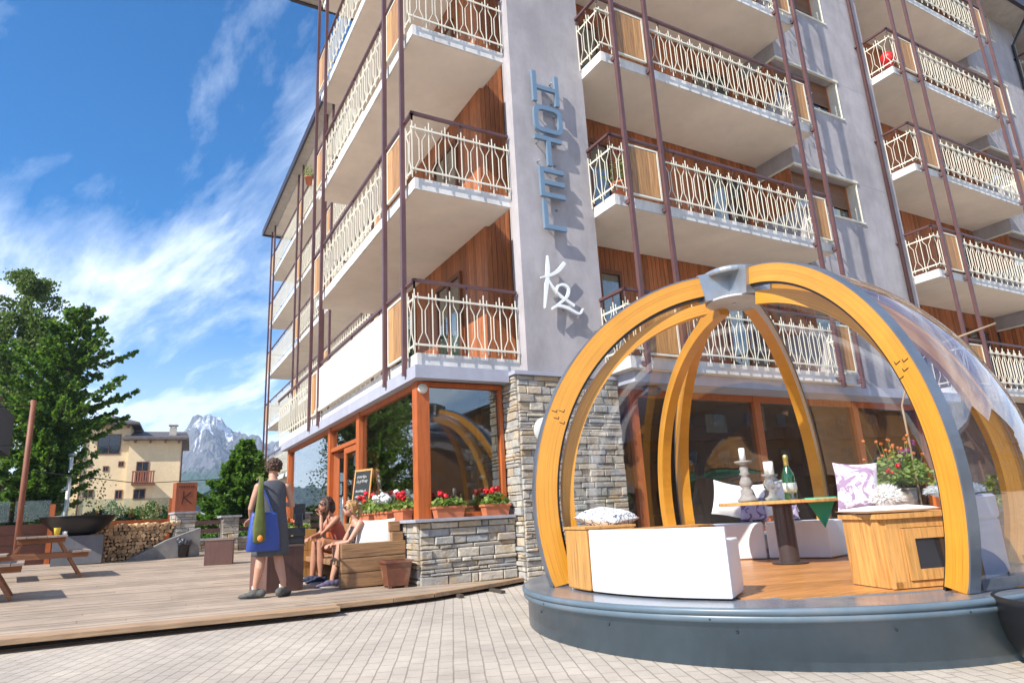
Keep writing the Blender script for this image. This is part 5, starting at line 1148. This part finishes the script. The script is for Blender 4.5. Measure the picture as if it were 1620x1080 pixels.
# plants behind the dome on the right
def wick(t): g = MB(); g.lathe([(.16,0),(.20,1.1),(.22,1.12),(.20,1.14),(0,1.10)],(0,0,0),20,False); g.build('pot', pm('wicker_brown',(.26,.16,.09),.8,var=.25,vs=30,bump=.8,bs=90), t)
t = plant('tall_planter','tall wicker planter with orange, purple and red flowers behind the printed pillow',(5.9,-3.35,.12),0,None,wick,((0,0,1.12),.44,.44,.55,700,22,),61,petal=PETO,cat='planter',fr=.026)
g1, g2 = MB(), MB(); geranium(g1,g2,(.12,-.1,1.3),.16,.16,.35,20,7,62,None,.04); g2.build('purple_flowers', PETP, t)
g1, g2 = MB(), MB(); geranium(g1,g2,(-.3,-.1,1.05),.12,.12,.3,20,3,63,None,.04); g2.build('red_flowers', PETR, t)
def trw(t): 
    g = MB(); [g.box((-1.5,-.3,.28*k),(1.5,.3,.28*k+.27),.01) for k in range(3)]; g.build('box', SOFAW, t)
t = plant('planter_box','long rough timber planter of green bushes behind the right side of the dome',(6.4,-5.5,.10),R(-30),None,trw,((0,0,.8),1.5,.42,.85,1700,0),64,cat='planter')
g = MB(); [g.box((-.25,-.06,.26*k),(.25,.06,.26*k+.25),.01) for k in range(5)]; o = g.build('timber_stack', SOFAW); o.location=(4.55,-6.35,.10); o.rotation_euler=(0,0,R(-30)); tag(o,'rough brown timber screen at the right edge behind the dome','screen')
# ================================================================== TREES, HOUSES, MOUNTAIN
BARK = pm('bark',(.10,.07,.05),.9,bump=.8,bs=12)
def leafquad(g, p, d_, s_, r_):
    n_ = Vector((r_.uniform(-1,1),r_.uniform(-1,1),r_.uniform(-1,1))).normalized(); v = n_.cross(d_).normalized()*s_*.42; d_ = d_*s_
    g.add([p,p+d_*.5+v,p+d_,p+d_*.5-v],[(0,1,2,3)])
def conifer(name, label, loc, h, r, seed, lm, dens=1.0, irreg=.3, base=.06, group=None, ex=.75, cap=9, lean=0., lift=0.):
    t = thing(name, label, 'tree', loc, 0, group); r_ = random.Random(seed); g = MB(); g.tube([(0,0,-.3),(lean*.5,0,h*.5),(lean,0,h)],[h*.022,h*.013,.02],8); gl = MB(); z = h*base
    while z < h*.985:
        f = 1-(z/h); L0 = r*min(f**ex,cap-(0 if cap>2 else 1.0*max(0,f-.5)))*(1+irreg*r_.uniform(-1,1)*.5)+.12; nb = max(4,int(9*min(1,f+.35)))
        a0 = r_.uniform(0,6.28)
        for k in range(nb):
            a = a0+6.283*k/nb+r_.uniform(-.3,.3); L = L0*r_.uniform(1-irreg,1+irreg*.6); rise = r_.uniform(-.10,.30)+lift*r_.random(); pts = []
            for i in range(5):
                u = i/4; pts.append(Vector((lean*z/h+math.cos(a)*L*u, math.sin(a)*L*u, z+L*(rise*u-.18*u+.28*u*u))))
            g.tube(pts,[.03*f+.012,.02,.015,.01,.006],4)
            n_ = int(L*30*dens)+10
            for i in range(n_):
                u = r_.random()**.7; ii = min(3,int(u*4)); p = pts[ii].lerp(pts[ii+1],u*4-ii); sd = Vector((-math.sin(a),math.cos(a),0))*r_.choice((-1,1)); w_ = (1.05-u)*L*.20*r_.random()+.05
                p = p+sd*w_+Vector((0,0,-w_*.25+r_.uniform(-.05,.08))); d_ = (sd*.7+Vector((math.cos(a),math.sin(a),r_.uniform(-.3,.4)))).normalized()
                for q in range(3): leafquad(gl,p+Vector((r_.uniform(-.05,.05),r_.uniform(-.05,.05),r_.uniform(-.05,.05))),(d_+Vector((r_.uniform(-.5,.5),r_.uniform(-.5,.5),r_.uniform(-.5,.5)))).normalized(),r_.uniform(.12,.22),r_)
        z += h*.028*r_.uniform(.8,1.2)*(1.1 if f>.3 else .8)
    g.build('trunk', BARK, t); gl.build('crown', lm, t); return t
def birch(name, label, loc, h, r, seed, lm, n_limb=26, n_leaf=420, group=None, droop=.9, lo=.22):
    t = thing(name, label, 'tree', loc, 0, group); r_ = random.Random(seed); g = MB(); g.tube([(0,0,-.3),(.1,.05,h*.4),(-.05,0,h*.75),(.03,0,h*.98)],[h*.018,h*.013,h*.007,.01],8); gl = MB()
    for k in range(n_limb):
        u0 = r_.uniform(lo,.97); a = r_.uniform(0,6.283); f = math.sin(min(1,(1.04-u0)*1.25)*1.5); L = r*f*r_.uniform(.55,1.1)+.3; b = Vector((0,0,h*u0)); pts = [b]
        for i in range(1,6):
            u = i/5; pts.append(b+Vector((math.cos(a)*L*u,math.sin(a)*L*u,L*(.75*u-.55*u*u))))
        g.tube(pts,[.05*(1.1-u0)+.012,.03,.02,.015,.01,.006],4)
        for i in range(n_leaf):
            u = r_.uniform(.25,1); ii = min(4,int(u*5)); p = pts[ii].lerp(pts[ii+1],u*5-ii); dr = r_.random()**1.3*droop*(.4+L*.35)
            cx = noise.noise(Vector((a*3,u*6,k)))*.5; p = p+Vector((r_.gauss(0,.16)+cx*.2,r_.gauss(0,.16),-dr+.1)); leafquad(gl,p,Vector((r_.uniform(-.6,.6),r_.uniform(-.6,.6),-r_.uniform(.2,1))).normalized(),r_.uniform(.09,.16),r_)
    g.build('trunk', BARK, t); gl.build('crown', lm, t); return t
LC = leaf_mat('spruce_needles',(.045,.12,.03),(.19,.29,.06),.45); LB = leaf_mat('birch_leaves',(.08,.14,.035),(.20,.26,.08),.45); LD = leaf_mat('shrub_leaves',(.02,.06,.018),(.07,.13,.035),.3)
conifer('spruce_tree','large dark green spruce rising beside the yellow house',(-7.4,26.2,.6),11.0,2.9,5,LC,1.15,.6,ex=.5,cap=.72,lean=1.15,lift=.5)
birch('birch_tree','tall pale green birch behind the large spruce on the left',(-9.0,29.5,.6),13.6,3.7,6,LB,80,520,lo=.12)
birch('birch_tree','second pale birch at the far left edge beyond the dark chalet',(-11.5,30.5,.6),11.5,4.2,16,LB,60,480,lo=.12)
conifer('small_conifer','bushy young conifer right of the carved sign box',(.50,21.5,.6),4.25,1.95,8,leaf_mat('young_needles',(.05,.13,.025),(.17,.28,.05),.4),1.7,.38,.02,ex=.95)
def shrub(label, loc, rx, ry, h, n, seed, lm=LD):
    t = thing('shrub', label, 'shrub', loc); r_ = random.Random(seed); g = MB(); gl = MB()
    for k in range(9): a = r_.uniform(0,6.28); g.tube([(0,0,-.2),(math.cos(a)*rx*.3,math.sin(a)*ry*.3,h*.5),(math.cos(a)*rx*.6,math.sin(a)*ry*.6,h*.85)],[.03,.02,.008],4)
    for i in range(n):
        a = r_.uniform(0,6.283); q_ = math.sqrt(r_.random()); zc = r_.random(); bump_ = .75+.35*noise.noise(Vector((math.cos(a)*q_*rx*1.2+seed,math.sin(a)*q_*ry*1.2,seed)))*2
        p = Vector((math.cos(a)*rx*q_,math.sin(a)*ry*q_,h*math.sqrt(max(0,1-q_*q_*.8))*bump_*(1-.75*zc*zc))); leafquad(gl,p,Vector((r_.uniform(-1,1),r_.uniform(-1,1),r_.uniform(-.3,1))).normalized(),r_.uniform(.09,.17),r_)
    g.build('branches', BARK, t); gl.build('leaves', lm, t); return t
shrub('dark green shrub behind the glass fence in front of the yellow house',(-4.3,18.5,.6),2.6,1.2,1.45,9000,71)
shrub('green shrub beside the white lamp post',(-6.0,17.5,.6),1.5,1.0,1.7,5000,72,LB)
shrub('dense dark shrub between the timber pole and the big spruce',(-8.2,17.5,.6),2.2,1.3,2.0,7000,73)
shrub('dark hedge at the far left behind the dark chalet',(-11.8,20.5,.6),2.6,1.4,2.6,7000,74)
shrub('leafy bush under the yellow house balcony',(-3.4,38,.8),3.0,1.5,2.6,5000,75,LB)
shrub('low shrub below the young conifer right of the sign box',(.6,19.2,.6),1.9,.9,.95,5000,76,leaf_mat('bright_shrub',(.05,.12,.02),(.14,.24,.05),.35))
t = thing('lamp_post','slim white lamp post between the spruce and the yellow house','lamp post',(-6.0,25,.6)); g = MB(); g.tube([(0,0,0),(0,0,3.9)],[.10,.07],10); g.build('shaft', SIGNW, t); g = MB(); g.lathe([(.0,3.9),(.14,3.92),(.16,4.0),(.05,4.1)],(0,0,0),14); g.build('lamp_head', STEEL, t)
# yellow house
YEL = pm('yellow_render',(.70,.54,.33),.85,var=.05,dirt=.1); RF = pm('slate_roof',(.10,.085,.08),.7,var=.25,vs=3,isl=.2); WB = pm('brown_house_wood',(.16,.07,.04),.6)
hz = .9
t = thing('yellow_house','pale yellow three storey house with slate roof and a small balcony','house',(-3.2,60,0),R(-4))
g = MB(); g.box((-4.7,0,hz),(-1.1,8,10.9)); g.box((-1.1,-.5,hz),(3.1,8,9.5)); g.box((-5.4,1.2,hz),(-4.7,8,8.4)); g.build('wall', YEL, t)
g = MB()
g.add([(-5.5,-1.0,10.7),(-.4,-1.0,10.7),(-.4,9,10.7),(-5.5,9,10.7),(-2.9,3.5,11.9),(-5.5,-1.0,10.88),(-.4,-1.0,10.88),(-.4,9,10.88),(-5.5,9,10.88),(-2.9,3.5,12.1)],[(0,1,2,3),(5,6,9),(6,7,9),(7,8,9),(8,5,9),(0,1,6,5)[::-1],(1,2,7,6)[::-1],(3,0,5,8)[::-1]])
g.add([(-1.6,-1.3,9.3),(3.7,-1.3,9.3),(3.7,9,9.3),(-1.6,9,9.3),(-1.6,-1.3,9.5),(3.7,-1.3,9.5),(3.4,3.5,10.6),(-1.09,3.5,10.6)],[(0,1,2,3),(0,1,5,4)[::-1],(4,5,6,7),(1,2,6,5)[::-1]])
rf = g.build('roof', RF, t)
g = MB(); g.box((2.0,.2,9.6),(2.6,.9,10.6)); g.box((1.9,.1,10.75),(2.7,1.0,10.85)); [g.box((x,y,10.6),(x+.1,y+.1,10.75)) for x in (2.05,2.45) for y in (.25,.75)]; g.build('chimney', pm('chimney_render',(.45,.40,.34),.8), rf)
g = MB(); [g.box((x,-1.2,9.05),(x+.14,-.5,9.3)) for x in (-.7,.5,1.7,2.8)]; [g.box((x,-.9,10.45),(x+.14,0,10.7)) for x in (-4.3,-3.3,-2.3,-1.4)]; g.build('rafter_end', WB, rf)
for (x0,x1,z0,z1,y) in ((-3.6,-1.8,8.1,9.9,0),(-4.3,-3.85,7.0,7.5,0),(-3.0,-2.55,6.6,7.1,0),(-1.85,-1.4,7.0,7.5,0),(-.40,.6,5.6,7.4,-.5),(-.45,.5,4.1,5.0,-.5),(-4.3,-3.5,4.4,5.1,0),(-1.9,-1.3,4.2,5.0,0)):
    g = MB(); g.box((x0,y-.05,z0),(x1,y+.02,z0+.08)); g.box((x0,y-.05,z1-.08),(x1,y+.02,z1)); g.box((x0,y-.05,z0+.08),(x0+.08,y+.02,z1-.08)); g.box((x1-.08,y-.05,z0+.08),(x1,y+.02,z1-.08)); g.box(((x0+x1)/2-.03,y-.045,z0+.08),((x0+x1)/2+.03,y+.02,z1-.08)); f = g.build('window', WB, t)
    g = MB(); g.box((x0+.08,y-.02,z0+.08),(x1-.08,y-.015,z1-.08)); g.build('pane', pm('dark_window_pane',(.02,.025,.035),.08,spec=.9), f)
g = MB(); g.box((-.6,-1.6,5.3),(1.2,-.5,5.45)); bo = g.build('balcony', WB, t); g = MB(); g.box((-.6,-1.62,6.4),(1.2,-1.55,6.5)); [g.box((-.58+.2*k,-1.61,5.45),(-.46+.2*k,-1.56,6.4)) for k in range(9)]; g.build('railing', pm('red_brown_wood',(.25,.075,.035),.6), bo)
g = MB(); g.tube([(-4.6,-.1,hz),(-4.6,-.1,10.5)],.07,6); g.tube([(3.2,-.55,hz),(3.2,-.55,8.9),(3.5,-1.2,9.3)],.07,6); g.build('downpipe', BROWNM, t)
# low roofs and chalets behind
def gable(label, loc, rz, w_, d_, h, rh, wall, roof, name='chalet', over=.7, wins=True, balc=False):
    t = thing(name, label, 'house', loc, rz); g = MB(); hw = w_/2
    g.box((-hw,0,-1),(hw,d_,h)); g.add([(-hw,0,h),(hw,0,h),(0,0,h+rh),(-hw,d_,h),(hw,d_,h),(0,d_,h+rh)],[(0,1,2),(3,5,4)]); g.build('wall', wall, t)
    g = MB(); o_ = over; k = rh/hw; th = .18
    for s_ in (-1,1):
        a = (s_*(hw+o_),-o_,h-k*o_); b_ = (0,-o_,h+rh); g.add([a,b_,(0,d_+o_,h+rh),(s_*(hw+o_),d_+o_,h-k*o_),(a[0],a[1],a[2]+th),(0,-o_,h+rh+th),(0,d_+o_,h+rh+th),(a[0],d_+o_,a[2]+th)],[(0,1,2,3),(7,6,5,4),(0,4,5,1),(3,2,6,7),(0,3,7,4)])
    g.build('roof', roof, t)
    if wins:
        n = max(1,int(w_/2.6)); fl = max(1,int(h/2.7))
        for k in range(fl):
            for i in range(n):
                x = -hw+w_*(i+.5)/n; z = 1+2.7*k
                if z+1.4 > h+.2: continue
                g = MB(); g.box((x-.55,-.06,z),(x+.55,.01,z+.08)); g.box((x-.55,-.06,z+1.22),(x+.55,.01,z+1.3)); g.box((x-.55,-.06,z+.08),(x-.47,.01,z+1.22)); g.box((x+.47,-.06,z+.08),(x+.55,.01,z+1.22)); f = g.build('window', CREAM if wall not in (MATS.get('chalet_timber'),) else WB, t); g = MB(); g.box((x-.47,-.03,z+.08),(x+.47,-.02,z+1.22)); g.build('pane', MATS['dark_window_pane'], f)
            if balc and k: g = MB(); g.box((-hw,-1.2,2.7*k+.2),(hw,0,2.7*k+.35)); o = g.build('balcony', WB, t); g = MB(); g.box((-hw,-1.2,1.15+2.7*k),(hw,-1.12,1.25+2.7*k)); [g.box((-hw+.3*i,-1.19,2.7*k+.35),(-hw+.3*i+.18,-1.15,2.7*k+1.15)) for i in range(int(w_/.3))]; g.build('railing', WB, o)
    return t
DW = pm('dark_chalet_wood',(.035,.022,.018),.7,axis=0,grain=.5,var=.2)
gable('low house with grey slate roof behind the young conifer',(5.0,62,0.6),R(62),9,12,1.6,1.8,YEL,pm('grey_slate',(.26,.26,.27),.7,var=.2,vs=3))
gable('brown roofed house partly hidden by the hotel corner',(9.2,58,0.6),R(20),8,10,3.6,2.0,pm('tan_wall',(.35,.22,.14),.8),RF)
t = thing('timber_chalet','dark timber chalet whose balcony juts in at the left edge','house',(-10.55,16.5,.75))
g = MB(); g.box((-5,-1,0),(1.3,5,5.6)); g.build('wall', DW, t)
g = MB(); g.box((-5,-2.2,3.35),(3.0,4,3.6)); g.box((-5,-2.2,3.6),(3.0,-2.12,4.75)); g.box((2.92,-2.12,3.6),(3.0,4,4.75)); g.box((-5,-2.24,4.75),(3.04,-2.08,4.85)); o = g.build('balcony', DW, t)
g = MB(); g.box((2.16,-2.2,4.85),(2.3,-2.06,5.6)); g.box((-.5,-2.2,4.85),(-.36,-2.06,5.6)); g.box((-5,-2.2,5.52),(2.3,-2.0,5.62)); g.build('post', DW, o)
g = MB(); g.add([(-6,-2.1,6.6),(2.3,-2.1,5.62),(2.3,6,5.62),(-6,6,6.6),(-6,-2.1,6.75),(2.3,-2.1,5.72),(2.3,6,5.72),(-6,6,6.75)],[(0,3,2,1),(4,5,6,7),(0,1,5,4),(1,2,6,5),(2,3,7,6),(3,0,4,7)]); g.build('roof', pm('rust_roof',(.16,.085,.05),.7,var=.2), t)
# opposite side of the square, seen only in the window reflections
gable('brown chalet with pale balconies facing the hotel across the square',(14,-25,0),R(180),13,9,4.6,2.6,pm('chalet_timber',(.22,.11,.055),.7,axis=2,grain=.4),RF,over=1.2,balc=True)
gable('stone and timber chalet facing the hotel to the left across the square',(-17,-22,0),R(165),10,9,5.5,3,pm('chalet_stone',(.36,.32,.27),.8,var=.2),RF,over=1.2,balc=True)
gable('long timber building across the square at the far right',(49,-24,0),R(205),24,9,11,4,MATS['chalet_timber'],RF,over=1.2,balc=True)
gable('tall brown chalet across the square to the right',(33,-27,0),R(190),17,9,9.5,4.5,MATS['chalet_timber'],RF,over=1.2,balc=True)
# mountain
def mtn():
    g = MB(); nx, ny = 260, 110; r_ = random.Random(2); vs = []
    prof = [(-1500,40),(-700,60),(-300,95),(-150,110),(-60,140),(40,185),(75,222),(100,250),(112,262),(128,256),(150,236),(185,224),(240,196),(330,188),(450,160),(700,120),(1500,60)]
    def H_(x):
        for (a,b_),(c,d) in zip(prof,prof[1:]):
            if a <= x <= c: u = (x-a)/(c-a); return b_+(d-b_)*u
        return 40
    for j in range(ny+1):
        v = j/ny; y = 1000+v*640
        for i in range(nx+1):
            x = -1200+i*(2600/nx) if False else -500+i*(1250/nx)
            q_ = Vector((x*.006,y*.006,0)); rid = 1-abs(noise.noise(q_*1.6+Vector((3,1,7))))*2; rid2 = noise.fractal(q_*5,.75,2.2,7)
            z = (H_(x)-8)*(v**1.1) + (rid*40+rid2*44)*v*(1-v*.55)-10*v
            z = z if j else -5; vs.append((x,y,z))
    for i in range(nx+1): vs.append((vs[ny*(nx+1)+i][0],1700,0))
    n = nx+1; g.add(vs,[(j*n+i,j*n+i+1,(j+1)*n+i+1,(j+1)*n+i) for j in range(ny+1) for i in range(nx)],False)
    m = bpy.data.materials.new('mountain_rock'); m.use_nodes = True; t = m.node_tree; b = t.nodes['Principled BSDF']; b.inputs['Roughness'].default_value = .95
    co = t.nodes.new('ShaderNodeTexCoord').outputs['Object']; sp = t.nodes.new('ShaderNodeSeparateXYZ'); t.links.new(co,sp.inputs[0])
    n1 = noise_n(t, mapping(t,co,scale=(1,1,.6)), .022, 10, .7, .4); n2 = noise_n(t, mapping(t,co,scale=(1,.4,.35)), .035, 8, .65, .8)
    rock = ramp(t,n1,[(.3,(.06,.063,.075)),(.5,(.14,.14,.15)),(.7,(.25,.24,.235))])
    hh = mth(t,'ADD',mth(t,'MULTIPLY',sp.outputs[2],.0017),mth(t,'ADD',n2,-.33))
    c = mixc(t,ramp(t,hh,[(.56,(0,0,0)),(.60,(.9,.9,.9))]),rock,(.80,.82,.86))
    f = mth(t,'ADD',mth(t,'MULTIPLY',sp.outputs[2],-.012),mth(t,'MULTIPLY',n1,1.2))
    c = mixc(t,ramp(t,mth(t,'ADD',f,1.0),[(.28,(0,0,0)),(.48,(1,1,1))]),c,(.035,.075,.035))
    bn = t.nodes.new('ShaderNodeBump'); bn.inputs['Strength'].default_value = 1.0; bn.inputs['Distance'].default_value = 14; t.links.new(n1, bn.inputs['Height']); t.links.new(bn.outputs[0], b.inputs['Normal'])
    t.links.new(c,b.inputs['Base Color'])
    tag(g.build('mountain', m), kind='structure')
mtn()
# haze: air between here and the mountain

def haze():
    g = MB(); g.box((-1800,-1800,-8),(1800,1950,275)); m = bpy.data.materials.new('haze_air'); m.use_nodes = True; t = m.node_tree; t.nodes.clear()
    v = N(t,'ShaderNodeVolumePrincipled',Density=.00032,Anisotropy=.2); v.inputs['Color'].default_value = (.62,.78,1.0,1); o = t.nodes.new('ShaderNodeOutputMaterial'); t.links.new(v.outputs[0],o.inputs['Volume'])
    tag(g.build('haze', m), kind='stuff')
haze()
